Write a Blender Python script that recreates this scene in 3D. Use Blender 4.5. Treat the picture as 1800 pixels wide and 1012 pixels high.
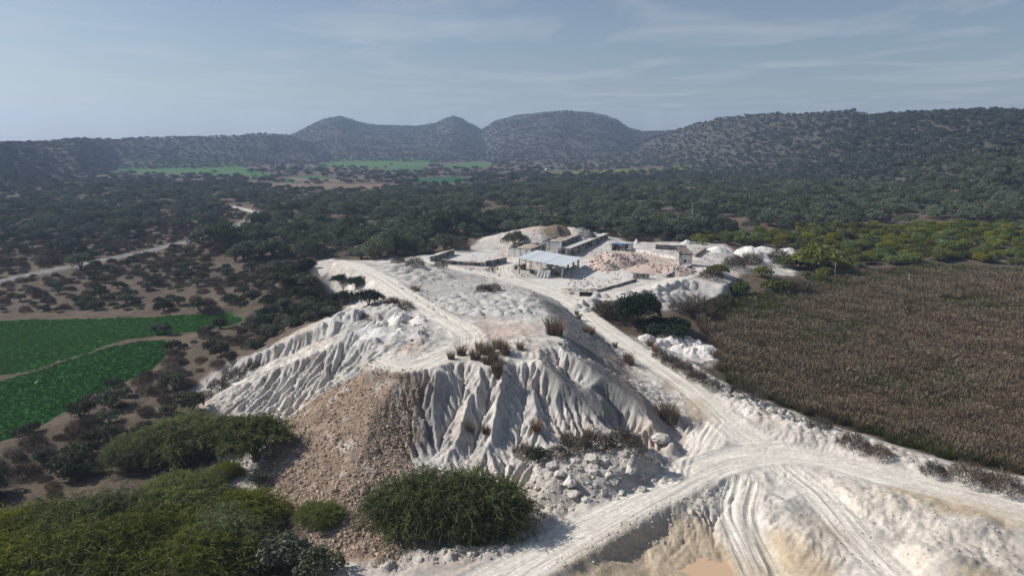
import bpy, math, random
import numpy as np
from mathutils import Vector, Matrix, Euler
from mathutils.geometry import delaunay_2d_cdt

for o in list(bpy.data.objects):
    bpy.data.objects.remove(o)
SC = bpy.context.scene
COL = SC.collection
R = math.radians
rng = np.random.default_rng(11)
random.seed(11)

# ------------------------------------------------------------------ camera
H = 40.0
PITCH = R(11.7)
F = 1239.0
cam_d = bpy.data.cameras.new("camera")
cam_d.sensor_width = 36.0
cam_d.lens = 36.0 * F / 1800.0
cam_d.clip_start = 0.5
cam_d.clip_end = 12000
cam = bpy.data.objects.new("camera", cam_d)
COL.objects.link(cam)
cam.location = (0, 0, H)
cam.rotation_euler = (R(90) - PITCH, 0, 0)
SC.camera = cam

# ------------------------------------------------------------------ sun, sky, exposure
SUN_EL = R(37)
SUN_AZ = R(76)            # measured from straight ahead (+Y) towards the left (-X)
SUN_DIR = Vector((-math.cos(SUN_EL) * math.sin(SUN_AZ), math.cos(SUN_EL) * math.cos(SUN_AZ), math.sin(SUN_EL)))
sun_d = bpy.data.lights.new("sun", 'SUN')
sun_d.energy = 5.0
sun_d.angle = R(0.53)
sun_d.color = (1.0, 0.955, 0.89)
sun = bpy.data.objects.new("sun", sun_d)
COL.objects.link(sun)
sun.location = (-300, 100, 400)
sun.rotation_euler = (-SUN_DIR).to_track_quat('-Z', 'Y').to_euler()

world = bpy.data.worlds.new("World")
SC.world = world
world.use_nodes = True
def build_world():
    nt = world.node_tree
    n, l = nt.nodes, nt.links
    n.clear()
    out = n.new('ShaderNodeOutputWorld')
    bg = n.new('ShaderNodeBackground')
    bg.inputs['Strength'].default_value = 0.068
    sky = n.new('ShaderNodeTexSky')
    sky.sky_type = 'NISHITA'
    sky.sun_disc = False
    sky.sun_elevation = SUN_EL
    sky.sun_rotation = -SUN_AZ
    sky.altitude = 300
    sky.air_density = 1.0
    sky.dust_density = 1.1
    sky.ozone_density = 2.0
    # thin high cirrus, on a flat layer overhead
    tc = n.new('ShaderNodeTexCoord')
    sp = n.new('ShaderNodeSeparateXYZ')
    l.new(tc.outputs['Generated'], sp.inputs[0])
    mx = n.new('ShaderNodeMath'); mx.operation = 'MAXIMUM'; mx.inputs[1].default_value = 0.04
    l.new(sp.outputs['Z'], mx.inputs[0])
    dx = n.new('ShaderNodeMath'); dx.operation = 'DIVIDE'
    dy = n.new('ShaderNodeMath'); dy.operation = 'DIVIDE'
    l.new(sp.outputs['X'], dx.inputs[0]); l.new(mx.outputs[0], dx.inputs[1])
    l.new(sp.outputs['Y'], dy.inputs[0]); l.new(mx.outputs[0], dy.inputs[1])
    cb = n.new('ShaderNodeCombineXYZ')
    l.new(dx.outputs[0], cb.inputs[0]); l.new(dy.outputs[0], cb.inputs[1])
    mp = n.new('ShaderNodeMapping')
    mp.inputs['Rotation'].default_value = (0, 0, R(-28))
    mp.inputs['Scale'].default_value = (0.62, 0.42, 1)
    mp.inputs['Location'].default_value = (0.7, 0.35, 0)
    l.new(cb.outputs[0], mp.inputs[0])
    nz = n.new('ShaderNodeTexNoise')
    nz.inputs['Scale'].default_value = 1.0
    nz.inputs['Detail'].default_value = 9
    nz.inputs['Roughness'].default_value = 0.58
    nz.inputs['Distortion'].default_value = 0.5
    l.new(mp.outputs[0], nz.inputs['Vector'])
    rp = n.new('ShaderNodeMapRange')
    rp.inputs['From Min'].default_value = 0.48
    rp.inputs['From Max'].default_value = 0.74
    rp.inputs['To Min'].default_value = 0.10
    rp.inputs['To Max'].default_value = 0.55
    l.new(nz.outputs['Fac'], rp.inputs['Value'])
    mixc = n.new('ShaderNodeMix'); mixc.data_type = 'RGBA'
    mixc.inputs[7].default_value = (7.8, 7.9, 8.1, 1)
    l.new(rp.outputs[0], mixc.inputs[0])
    l.new(sky.outputs[0], mixc.inputs[6])
    l.new(mixc.outputs[2], bg.inputs['Color'])
    l.new(bg.outputs[0], out.inputs['Surface'])
build_world()

SC.view_settings.view_transform = 'Standard'
SC.view_settings.look = 'None'
SC.view_settings.gamma = 1.0
SC.view_settings.use_curve_mapping = False
SC.view_settings.exposure = 0.18
SC.render.engine = 'CYCLES'
SC.cycles.use_denoising = True
SC.cycles.max_bounces = 6
SC.cycles.diffuse_bounces = 3
SC.cycles.glossy_bounces = 2
SC.cycles.transmission_bounces = 3
SC.cycles.volume_bounces = 1
SC.cycles.transparent_max_bounces = 8
SC.cycles.volume_step_rate = 4.0
SC.cycles.caustics_reflective = False
SC.cycles.caustics_refractive = False

# ------------------------------------------------------------------ picture point + height -> place in the world
CP, SP = math.cos(PITCH), math.sin(PITCH)
def ray(px, py):
    u = (px - 900.0) / F
    v = -(py - 506.0) / F
    return (u, CP + v * SP, -SP + v * CP)
def U(px, py, z):
    d = ray(px, py)
    t = (z - H) / d[2]
    return (d[0] * t, d[1] * t, z)

# ------------------------------------------------------------------ noise
def _h(ix, iy, seed):
    n = (ix.astype(np.int64) * 374761393 + iy.astype(np.int64) * 668265263 + seed * 1442695041) & 0xffffffff
    n = ((n ^ (n >> 13)) * 1274126177) & 0xffffffff
    n = (n ^ (n >> 16)) & 0xffffffff
    return n.astype(np.float64) / 4294967296.0
def pn(x, y, seed=0):
    x = np.asarray(x, float); y = np.asarray(y, float)
    ix = np.floor(x); iy = np.floor(y)
    fx = x - ix; fy = y - iy
    ux = fx * fx * fx * (fx * (fx * 6 - 15) + 10)
    uy = fy * fy * fy * (fy * (fy * 6 - 15) + 10)
    def g(ax, ay):
        a = _h(ix + ax, iy + ay, seed) * (2 * math.pi)
        return np.cos(a) * (fx - ax) + np.sin(a) * (fy - ay)
    a = g(0, 0); b = g(1, 0); c = g(0, 1); d = g(1, 1)
    return 1.5 * ((a + ux * (b - a)) * (1 - uy) + (c + ux * (d - c)) * uy)
def fbm(x, y, octv=4, seed=0, gain=0.5, lac=2.03):
    s = 0.0; a = 1.0; t = 0.0
    for i in range(octv):
        s = s + a * pn(x, y, seed + i * 17)
        t += a
        a *= gain
        x = np.asarray(x) * lac + 11.3; y = np.asarray(y) * lac - 7.7
    return s / t
def billow(x, y, octv=3, seed=0, gain=0.5):
    s = 0.0; a = 1.0; t = 0.0
    for i in range(octv):
        s = s + a * np.abs(pn(x, y, seed + i * 13))
        t += a; a *= gain
        x = np.asarray(x) * 2.1 + 5.1; y = np.asarray(y) * 2.1 + 3.3
    return s / t
def worley(x, y, seed=0):
    ix = np.floor(x); iy = np.floor(y)
    best = np.full(np.shape(x), 9.0)
    val = np.zeros(np.shape(x))
    for ax in (-1, 0, 1):
        for ay in (-1, 0, 1):
            jx = ix + ax; jy = iy + ay
            cx = jx + 0.15 + 0.7 * _h(jx, jy, seed)
            cy = jy + 0.15 + 0.7 * _h(jx, jy, seed + 5)
            d = (x - cx) ** 2 + (y - cy) ** 2
            m = d < best
            best = np.where(m, d, best)
            val = np.where(m, _h(jx, jy, seed + 9), val)
    return np.sqrt(best), val
def sst(a, b, x):
    t = np.clip((x - a) / (b - a), 0, 1)
    return t * t * (3 - 2 * t)
def lerp(a, b, t):
    return a + (b - a) * t
def blur(g, n):
    """Small separable box blur, applied twice, radius n cells."""
    if n < 1: return g
    for _ in range(2):
        for ax in (0, 1):
            p = np.pad(g, [(n + 1, n) if i == ax else (0, 0) for i in (0, 1)], mode='edge')
            c = np.cumsum(p, axis=ax)
            k = 2 * n + 1
            g = (np.take(c, range(k, c.shape[ax]), axis=ax) - np.take(c, range(0, c.shape[ax] - k), axis=ax)) / k
    return g

# ------------------------------------------------------------------ height control: lines over the land, (picture x, picture y, height)
LINES = [
 # spoil heap, left flank
 [(556,463,8.6),(625,482,8.7),(672,505,8.7),(692,525,8.6),(645,540,8.2),(590,560,7.9),(561,568,7.6)],
 [(530,472,3.2),(575,508,2.6),(604,530,2.6)],
 [(561,568,7.6),(500,598,5.0),(432,630,2.0),(372,658,-.6)],
 [(585,590,5.9),(560,596,5.0),(480,630,2.0),(419,657,0.0),(375,676,-1.2)],
 [(660,582,8.4),(640,588,8.2),(593,600,7.8),(520,632,5.2),(435,670,2.0),(356,697,-1)],
 [(600,640,5.3),(560,680,2.9),(500,700,1.2),(430,708,.2)],
 [(345,700,-1.3),(381,734,-1.2),(466,733,-.9),(498,730,-.3)],
 [(498,728,-.3),(545,694,2.2),(593,661,4.9),(640,634,7.6),(672,638,8.8)],
 [(690,600,8.6),(640,615,7.8),(618,640,6.2)],
 # tan rubble slope
 [(672,640,8.8),(700,652,8.8),(735,656,8.7),(768,660,8.5)],
 [(690,680,7.6),(655,722,5.7),(640,780,3.4),(620,840,1.5),(600,900,.1)],
 [(560,720,3.0),(530,760,1.4),(500,800,.3)],
 [(478,775,-.2),(466,815,-.5),(490,880,-1),(540,945,-1.2),(590,985,-1.3),(690,985,-1.1)],
 [(770,664,8.3),(740,715,5.5),(726,770,3.0),(724,808,1.7)],
 [(700,800,2.2),(690,870,.6),(690,930,-.5)],
 # white front face
 [(768,660,8.5),(800,637,9.0),(850,640,9.0),(880,617,9.3),(935,612,9.3),(992,611,9.2)],
 [(724,808,1.7),(800,812,1.5),(900,824,1.3),(960,802,2.0),(1020,777,2.3),(1082,748,2.9)],
 [(790,652,8.8),(768,700,6.2),(752,750,3.7),(740,800,1.9)],
 [(850,648,8.8),(828,700,6.4),(803,760,3.8),(790,806,1.9)],
 [(888,655,8.6),(872,715,5.8),(862,775,3.1),(850,812,1.7)],
 [(955,638,8.9),(990,668,7.5),(1040,708,4.8),(1082,738,3.1)],
 [(995,613,9.3),(1040,643,7.7),(1100,688,5.2),(1152,730,3.0)],
 [(820,668,7.5),(795,730,4.45),(772,790,2.0)],
 [(868,668,7.6),(845,730,4.4),(826,795,1.8)],[(905,655,8.2),(898,720,5.0),(885,780,2.5)],[(930,650,8.3),(940,720,4.9),(950,785,2.3)],[(770,690,6.9),(757,760,3.3)],[(1015,640,8.1),(1060,690,5.4),(1115,738,2.8)],
 [(920,668,7.0),(915,725,4.1),(908,790,1.9)],
 [(950,690,5.9),(970,740,3.6),(985,780,2.2)],
 [(985,632,8.0),(1030,680,5.2),(1090,732,2.6)],
 [(1060,640,4.3),(1110,675,3.0),(1160,715,2.2)],
 # plateau and its right side
 [(610,462,9.1),(660,480,9.1),(720,520,9.1),(780,560,9.1),(825,590,9.0),(800,620,9.0),(740,640,8.9)],
 [(690,468,8.8),(720,482,8.6),(765,477,9.3),(800,492,8.2)],
 [(700,550,8.7),(740,580,8.8),(720,600,8.7),(690,575,8.6)],
 [(760,515,8.6),(830,520,8.5),(880,530,8.6),(930,520,8.2)],
 [(860,560,9.0),(920,565,9.1),(900,592,9.2),(940,590,9.2)],
 [(935,513,7.9),(952,530,8.4),(972,556,8.9),(984,580,9.0),(1000,598,8.8)],
 [(1003,546,3.9),(1040,575,3.3),(1075,605,3.0),(1105,640,2.7),(1120,660,2.4)],
 [(1000,592,8.0),(1035,612,6.4),(1062,630,5.2)],
 [(740,461,7.2),(800,480,7.0),(860,497,6.3),(915,507,5.6)],
 [(1150,660,2.0),(1190,700,1.4),(1210,735,1.0)],
 # yard
 [(870,498,4.6),(970,508,4.2),(1050,507,4.0),(1110,490,4.1)],
 [(1020,460,4.5),(950,440,5.0),(880,440,5.2),(790,463,5.6),(745,455,6.0)],
 [(1180,472,4.4),(1210,466,4.4),(1100,440,5.0),(1160,436,5.0),(1250,436,4.6),(1285,462,3.4)],
 [(830,433,5.4),(868,413,7.4),(912,403,9.8),(950,396,11.0),(1000,397,10.8),(1035,405,8.4),(1062,422,5.8)],[(950,405,9.6),(985,412,8.0)],
 [(800,434,4.2),(845,417,4.0),(900,412,4.0),(950,411,4.0),(1050,412,4.0),(1090,417,4.3)],
 [(990,424,6.0),(1040,432,5.4)],
 # lower platform with the powder heaps, right of the yard
 [(1040,527,3.9),(1095,541,3.2),(1185,541,2.9),(1265,512,2.8),(1283,497,2.8)],
 [(1075,548,1.5),(1110,560,.4),(1190,562,-.5),(1280,527,-.6),(1300,505,0)],
 [(1100,505,3.9),(1180,492,3.8),(1240,478,3.8)],
 [(1300,470,1.6),(1380,462,1.2),(1400,480,.4)],
 [(1100,578,1.2),(1150,590,1.0),(1210,592,.1),(1240,590,-.7)],
 [(1130,607,2.2),(1175,625,1.6),(1210,640,1.2),(1262,625,-.6)],
 # bank between haul road and reeds
 [(1165,622,2.1),(1225,661,1.9),(1290,700,1.5),(1400,744,1.3),(1500,775,1.2),(1650,820,1.1),(1800,853,1.0),(1950,890,1.0)],
 [(1225,638,-.6),(1310,690,-1.4),(1420,734,-1.4),(1520,763,-1.4),(1660,808,-1.4),(1800,836,-1.4),(1950,870,-1.4)],
 [(1250,560,-1.0),(1400,520,-.9),(1600,490,-.6),(1800,470,-.4),(2000,470,-.4)],
 [(1330,640,-1.5),(1500,600,-1.5),(1800,600,-1.3)],
 [(1500,700,-1.5),(1800,740,-1.5),(2000,760,-1.5)],
 # pit with boulders
 [(1085,751,2.9),(1130,753,2.8),(1196,766,2.3)],
 [(1090,766,.7),(1135,786,.5),(1188,790,.2)],
 [(1195,772,-.4),(1222,778,-.6)],
 [(1240,765,.5),(1235,745,.8)],
 [(990,800,2.6),(1040,787,2.8),(1090,780,2.4),(1130,800,2.2),(1150,830,1.3)],
 [(960,850,1.2),(1000,838,1.7),(1060,838,1.7),(1110,850,1.0)],
 [(945,905,-1.0),(990,885,-.5),(1040,880,.0),(1100,876,.1),(1160,852,.1)],
 [(930,835,1.2),(932,880,-.9),(915,920,-1.2)],
 [(1170,810,.1),(1200,820,.0)],
 [(600,1003,-.6),(700,992,-.4),(790,985,-.2),(860,975,-.3),(905,955,-.2)],
 [(700,975,-1.1),(800,955,-1.0),(890,935,-1.0)],
 # quarry floor, lower right
 [(1235,858,-.2),(1290,838,-.05)],
 [(960,1015,-.6),(1000,990,-.7),(1080,945,-.65),(1160,905,-.6),(1235,890,-.6),(1275,860,-.4)],[(1080,975,-1.7),(1160,940,-1.8),(1240,925,-1.6)],
 [(1120,985,-2.3),(1200,960,-2.3),(1290,985,-2.75),(1240,1000,-2.8),(1150,1010,-2.6)],
 [(1340,1020,-2.6),(1320,970,-2.2),(1300,920,-1.4)],
 [(1345,900,-.6),(1370,880,.2),(1400,925,.0),(1430,960,-.7),(1400,985,-1.5)],
 [(1480,985,-1.0),(1530,1010,-.9),(1450,900,-.3)],
 [(1440,850,.4),(1500,870,.7),(1560,880,1.0),(1620,905,.7),(1560,915,-.2)],
 [(1570,960,.2),(1625,960,1.0),(1670,975,1.7),(1700,1000,.9)],
 [(1660,925,.9),(1720,915,1.2),(1760,940,.2),(1600,940,-.2)],
 [(1780,960,-.3),(1800,1000,-.6),(1740,985,-.2)],
 [(1700,890,.2),(1790,930,.0)],
 # left: fields, thicket banks, scrub
 [(-60,556,-2.3),(100,560,-2.3),(250,556,-2.1),(410,556,-1.9),(425,566,-1.9),(300,580,-2.2)],
 [(0,660,-2.3),(150,625,-2.3),(290,597,-2.3),(300,615,-2.4),(240,660,-2.5),(150,705,-2.5),(0,772,-2.5)],
 [(-60,780,-1.6),(30,775,-1.5),(160,715,-1.4),(260,670,-1.2),(320,625,-1.1),(360,590,-.8),(440,575,-.2),(500,570,1.0)],
 [(330,690,-1.3),(250,740,-1.7),(150,800,-2.0),(0,880,-2.4)],
 [(420,780,-1.1),(440,850,-1.1),(350,800,-1.4),(300,900,-1.8),(100,950,-2.5),(0,1030,-3)],
 [(480,900,-1.2),(450,960,-1.6),(520,1010,-1.5),(350,1030,-2.1)],
 [(100,540,-1.4),(260,530,-.5),(400,540,.0),(480,540,1.4)],
 [(0,500,-.8),(200,490,.0),(330,470,.9),(480,470,2.2),(530,460,3.0)],
 [(-60,440,0),(150,470,.3),(300,440,1.2),(430,420,2.0),(560,430,3.2),(700,440,4.0),(790,430,4.0)],
 [(0,400,0),(200,400,.5),(400,400,1.5),(440,375,2.2),(600,400,4),(800,395,4),(700,360,3.0)],
 [(1100,380,4),(1200,395,4.4),(1400,385,5),(1600,400,3.5),(1800,405,3.5),(1300,420,3.4),(1440,420,2.4)],
 [(1450,450,1),(1600,440,1.6),(1800,440,2)],
 [(1200,340,3),(1600,340,6),(1800,340,9),(900,330,1),(400,330,2),(0,335,4)],
 [(0,310,4),(300,303,0),(600,298,0),(900,298,0),(1200,300,0),(1800,310,8)],
 [(0,285,6),(900,281,0),(1800,285,8)],
]
ROADS = {
 'haul':   ([(780,1075,-.6),(880,1015,-.5),(1000,948,-.3),(1150,866,0),(1250,820,.1),(1330,800,.2),(1430,803,.25),(1560,838,.3),(1700,872,.3),(1830,905,.3),(1990,945,.3)], 2.7),
 'upleg':  ([(1420,806,.2),(1330,778,.3),(1275,738,.6),(1235,700,1.1),(1160,645,1.9),(1090,597,2.7),(1030,553,3.4),(975,520,4.0),(905,494,4.7),(840,480,5.3),(780,468,5.8),(745,458,6.2)], 2.4),
 'track':  ([(600,461,9.1),(625,467,9.1),(665,486,9.1),(720,523,9.1),(775,558,9.1),(815,580,9.0),(828,596,9.0),(812,616,9.0),(770,632,8.95),(715,644,8.9),(670,640,8.9)], 2.3),
 'cross':  ([(980,512,4.1),(1060,525,3.9),(1130,508,3.9),(1200,487,3.9),(1235,470,4.0)], 2.2),
 'yardloop':([(1000,506,4.1),(940,503,4.3),(895,488,4.7),(885,470,4.9),(905,455,5.0)], 2.4),
 'spur':   ([(1308,838,-.1),(1297,880,-.8),(1300,920,-1.5),(1325,975,-2.3),(1350,1030,-2.6)], 2.2),
 'spurb':  ([(1380,822,.1),(1430,860,-.1),(1480,915,-.4),(1530,970,-.8),(1590,1030,-1.0)], 2.3),
 'loop':   ([(1262,735,.6),(1248,765,.4),(1225,800,.1),(1180,850,0)], 2.0),
}
ASPHALT = ([(-80,512,-.6),(60,482,.0),(160,462,.5),(250,444,1.0),(330,425,1.5),(385,412,1.8),(410,400,1.9),(440,385,2.1),(452,377,2.2),(432,369,2.3),(390,360,2.4)], 2.0)
def wline(pts):
    return np.array([U(*p) for p in pts])
def smooth_line(P, n=8):
    """Catmull-Rom through the points."""
    Q = np.vstack([2 * P[0] - P[1], P, 2 * P[-1] - P[-2]])
    out = []
    for i in range(1, len(Q) - 2):
        for k in range(n):
            t = k / n
            a, b, c, d = Q[i-1], Q[i], Q[i+1], Q[i+2]
            out.append(0.5 * ((2*b) + (-a+c)*t + (2*a-5*b+4*c-d)*t*t + (-a+3*b-3*c+d)*t**3))
    out.append(P[-1])
    return np.array(out)
RW = {k: (smooth_line(wline(v[0])), v[1]) for k, v in ROADS.items()}
ASW = (smooth_line(wline(ASPHALT[0])), ASPHALT[1])

def tin_points():
    pts = []
    for ln in LINES:
        P = wline(ln)
        for a, b in zip(P[:-1], P[1:]):
            L = np.linalg.norm((b - a)[:2])
            step = 1.5 if a[1] < 160 else 6.0
            n = max(1, int(min(L / step, 14)))
            for k in range(n):
                pts.append(lerp(a, b, k / n))
        pts.append(P[-1])
    for k, (P, w) in RW.items():
        for p in P[::3]: pts.append(p)
    for p in ASW[0][::3]: pts.append(p)
    for x, y, z in [(-60,5,-3),(0,5,-3),(60,5,-3),(-60,40,-3),(0,45,-2.5),(60,45,-2),(-300,60,-3),(300,60,-1),(-900,300,4),(900,300,6),
                    (-2500,60,0),(2500,60,0),(-2500,2500,0),(2500,2500,0),(0,2600,0),(-1200,1300,0),(1200,1300,0),(-300,-300,-2),(300,-300,-2),(-4500,-4500,0),(4500,-4500,0),(4500,4500,0),(-4500,4500,0)]:
        pts.append(np.array((x, y, z), float))
    keep, seen = [], set()
    for p in pts:
        k = (round(p[0] / 0.5), round(p[1] / 0.5))
        if k in seen: continue
        seen.add(k); keep.append(p)
    return np.array(keep)
TP = tin_points()
_v, _e, _f, _ov, _, _ = delaunay_2d_cdt([Vector((float(p[0]), float(p[1]))) for p in TP], [], [], 0, 1e-6)
TV = np.array([(v.x, v.y, TP[ov[0]][2]) for v, ov in zip(_v, _ov)])
TF = [tuple(f) for f in _f]
def tin_grid(x0, y0, nx, ny, st):
    g = np.zeros((ny, nx))
    for f in TF:
        a, b, c = TV[f[0]], TV[f[1]], TV[f[2]]
        lo = np.minimum(np.minimum(a, b), c); hi = np.maximum(np.maximum(a, b), c)
        i0 = max(0, int((lo[0] - x0) / st)); i1 = min(nx - 1, int((hi[0] - x0) / st) + 1)
        j0 = max(0, int((lo[1] - y0) / st)); j1 = min(ny - 1, int((hi[1] - y0) / st) + 1)
        if i0 > i1 or j0 > j1: continue
        X, Y = np.meshgrid(x0 + st * np.arange(i0, i1 + 1), y0 + st * np.arange(j0, j1 + 1))
        den = (b[1]-c[1])*(a[0]-c[0]) + (c[0]-b[0])*(a[1]-c[1])
        if abs(den) < 1e-9: continue
        w0 = ((b[1]-c[1])*(X-c[0]) + (c[0]-b[0])*(Y-c[1])) / den
        w1 = ((c[1]-a[1])*(X-c[0]) + (a[0]-c[0])*(Y-c[1])) / den
        w2 = 1 - w0 - w1
        m = (w0 >= -1e-6) & (w1 >= -1e-6) & (w2 >= -1e-6)
        sub = g[j0:j1+1, i0:i1+1]
        sub[m] = (w0*a[2] + w1*b[2] + w2*c[2])[m]
    return g
FX0, FY0, FST = -80.0, 50.0, 0.25
FNX, FNY = 801, 861
CX0, CY0, CST = -1400.0, -100.0, 4.0
CNX, CNY = 701, 501
Gz = blur(tin_grid(FX0, FY0, FNX, FNY, FST), 2)
Cz = blur(tin_grid(CX0, CY0, CNX, CNY, CST), 2)
def gsamp(g, x0, y0, st, x, y):
    u = np.clip((x - x0) / st, 0, g.shape[1] - 1.001); v = np.clip((y - y0) / st, 0, g.shape[0] - 1.001)
    i = u.astype(int); j = v.astype(int); fu = u - i; fv = v - j
    return (g[j, i]*(1-fu) + g[j, i+1]*fu)*(1-fv) + (g[j+1, i]*(1-fu) + g[j+1, i+1]*fu)*fv
def fine_w(x, y):
    """1 inside the finely modelled quarry, 0 outside."""
    d = np.minimum(np.minimum(x - FX0, FX0 + FST*(FNX-1) - x), np.minimum(y - FY0, FY0 + FST*(FNY-1) - y))
    return sst(1.0, 9.0, d)

# ------------------------------------------------------------------ hills: crest lines by bearing
def crest(pts):
    """(picture x, picture y, distance, foot distance) -> bearing, crest height, crest distance, foot distance"""
    rows = []
    for px, py, rr, r0 in pts:
        d = ray(px, py)
        h = math.hypot(d[0], d[1])
        rows.append((math.atan2(d[0], d[1]), H + rr * d[2] / h, rr, r0))
    return np.array(rows)
HA = crest([(300,262,2300,1500),(420,250,2300,1450),(500,243,2300,1400),(522,234,2300,1400),(545,221,2300,1400),(570,210,2300,1400),(583,208,2300,1400),(597,205,2300,1400),(610,209,2300,1400),(635,217,2300,1400),(665,222,2350,1400),(700,223,2400,1400),(730,224,2400,1400),(765,218,2400,1400),(784,209,2400,1400),(797,205,2400,1400),(812,210,2400,1400),(828,219,2400,1400),(847,229,2400,1400),(870,214,2300,1350),(905,205,2200,1300),(950,200,2150,1300),(990,197,2150,1300),(1040,201,2150,1300),(1065,206,2150,1300),(1082,212,2150,1300),(1107,228,2150,1300),(1130,233,2200,1350),(1200,231,2200,1400),(1400,240,2200,1400),(1500,255,2200,1500)])
HB = crest([(1020,294,1500,1150),(1100,266,1520,1150),(1150,245,1520,1120),(1185,235,1480,1080),(1220,223,1420,1040),(1260,212,1380,980),(1310,207,1330,900),(1350,204,1300,850),(1400,207,1260,800),(1450,205,1220,720),(1500,202,1160,650),(1530,210,1130,600),(1580,206,1090,550),(1640,207,1050,500),(1700,208,1010,450),(1750,209,980,420),(1800,214,950,400),(1950,212,900,350),(2400,210,800,330)])
HC = crest([(-900,285,700,400),(-300,262,800,480),(-100,258,880,540),(0,259,960,620),(60,257,1030,700),(130,249,1150,820),(200,250,1400,1090),(300,246,1500,1130),(400,243,1550,1160),(460,239,1600,1200),(500,241,1650,1240),(540,253,1680,1260),(575,267,1700,1300),(620,283,1750,1350)])
def hill(x, y):
    az = np.arctan2(x, y); r = np.hypot(x, y)
    best = np.zeros(np.shape(x)); which = np.zeros(np.shape(x), int)
    for k, T in ((1, HA), (2, HB), (3, HC)):
        zc = np.interp(az, T[:, 0], T[:, 1]); Rc = np.interp(az, T[:, 0], T[:, 2]); r0 = np.interp(az, T[:, 0], T[:, 3])
        if k == 1 or k == 3:
            zc = np.where((az < T[0, 0] - .05) | (az > T[-1, 0] + .02), 0, zc)
        if k == 2:
            zc = np.where(az < T[0, 0] - .01, 0, zc)
        fold = fbm(x / 190., y / 190., 4, 40 + k)
        t = (r - r0 + 55 * fold * (k != 3)) / (Rc - r0)
        tt = np.clip(t, 0, 1)
        up = 0.55 * tt ** 1.25 + 0.45 * sst(0, 1, tt)
        dn = np.clip(1 - (r - Rc) / (0.55 * Rc), 0, 1)
        z = zc * np.where(r < Rc, up, dn)
        gul = (billow(x / 130., y / 130., 3, 60 + k) - .3) * 0.30 * zc * tt * (1 - tt) * 2.0
        z = z + np.where(r < Rc, gul, 0)
        z = np.maximum(z, 0)
        which = np.where((z > best) & (z > 2.5), k, which)
        best = np.maximum(best, z)
    return best, which

def base_z(x, y):
    x = np.asarray(x, float); y = np.asarray(y, float)
    w = fine_w(x, y)
    z = lerp(gsamp(Cz, CX0, CY0, CST, x, y), gsamp(Gz, FX0, FY0, FST, x, y), w)
    if ERO is not None:
        z = z + gsamp(ERO, EX0, EY0, EST, x, y) * (x > EX0) * (x < EX0 + EST * (ENX - 1)) * (y > EY0) * (y < EY0 + EST * (ENY - 1))
    return z
ERO = None
EX0, EY0, EST, ENX, ENY = -62.0, 60.0, 0.2, 545, 456
# ------------------------------------------------------------------ where a line of sight meets the land
_ts = np.concatenate([np.arange(45, 320, .2), 320 * 1.0025 ** np.arange(0, 950)])
def hit(px, py, zf=None):
    zf = zf or base_z
    d = np.array(ray(px, py)); d = d / np.linalg.norm(d)
    P = d[None, :] * _ts[:, None]
    z = zf(P[:, 0], P[:, 1])
    below = np.nonzero(P[:, 2] + H < z)[0]
    i = below[0] if len(below) else len(_ts) - 1
    return P[i, 0], P[i, 1], float(z[i])
def wpoly(pts):
    return np.array([(U(*p) if len(p) == 3 else hit(*p))[:2] for p in pts])
def inpoly(Q, X, Y):
    m = np.zeros(X.shape, bool)
    n = len(Q)
    for i in range(n):
        x1, y1 = Q[i]; x2, y2 = Q[(i + 1) % n]
        if y1 == y2: continue
        c = ((y1 > Y) != (y2 > Y)) & (X < (x2 - x1) * (Y - y1) / (y2 - y1) + x1)
        m ^= c
    return m
def pdist(P, X, Y):
    """distance to a polyline: signed offset, length along it, height there"""
    best = np.full(X.shape, 1e9); off = np.zeros(X.shape); al = np.zeros(X.shape); zz = np.zeros(X.shape)
    s0 = 0.0
    for a, b in zip(P[:-1], P[1:]):
        d = b - a; L = math.hypot(d[0], d[1]) + 1e-9
        t = np.clip(((X - a[0]) * d[0] + (Y - a[1]) * d[1]) / (L * L), 0, 1)
        qx = X - a[0] - t * d[0]; qy = Y - a[1] - t * d[1]
        dd = np.hypot(qx, qy)
        m = dd < best
        sg = np.sign(d[0] * qy - d[1] * qx)
        best = np.where(m, dd, best); off = np.where(m, dd * sg, off)
        al = np.where(m, s0 + t * L, al); zz = np.where(m, a[2] + t * d[2], zz)
        s0 += L
    return best, off, al, zz

X, Y = np.meshgrid(FX0 + FST * np.arange(FNX), FY0 + FST * np.arange(FNY))
WX = X + 1.3 * fbm(X / 3.1, Y / 3.1, 3, 201) + .5 * fbm(X / .8, Y / .8, 2, 205)
WY = Y + 1.3 * fbm(X / 3.1, Y / 3.1, 3, 202) + .5 * fbm(X / .8, Y / .8, 2, 206)
def mask(*polys, soft=2, warp=True):
    m = np.zeros(X.shape)
    for p in polys:
        Q = wpoly(p)
        m = np.maximum(m, inpoly(Q, WX if warp else X, WY if warp else Y).astype(float))
    return np.clip(blur(m, soft), 0, 1)
M = {}
M['white'] = mask([(552,462),(575,455),(650,457),(745,449),(790,440),(835,430),(870,410),(930,393),(1010,393),(1062,405),(1100,425),(1180,425),(1270,425),(1292,445),(1280,470),(1350,461),(1400,470),(1398,486),(1300,480),(1288,500),(1278,524),(1190,546),(1095,548),(1050,548),(1062,570),(1100,592),(1180,588),(1255,606),(1270,632),(1225,640),(1310,690),(1420,735),(1520,765),(1660,809),(1800,838),(1990,880),(1990,1100),(480,1100),(590,1000),(560,962),(490,886),(430,862),(370,842),(390,800),(450,780),(492,742),(375,737),(345,706),(326,690),(372,655),(432,626),(500,592),(556,566),(600,547),(612,535),(575,512),(545,478)], soft=2)
M['rubble'] = mask([(655,642),(692,654),(765,660),(740,715),(724,808),(736,840),(715,940),(700,990),(590,993),(530,960),(480,890),(455,820),(470,778),(500,735),(560,692),(615,662)], soft=3)
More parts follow.
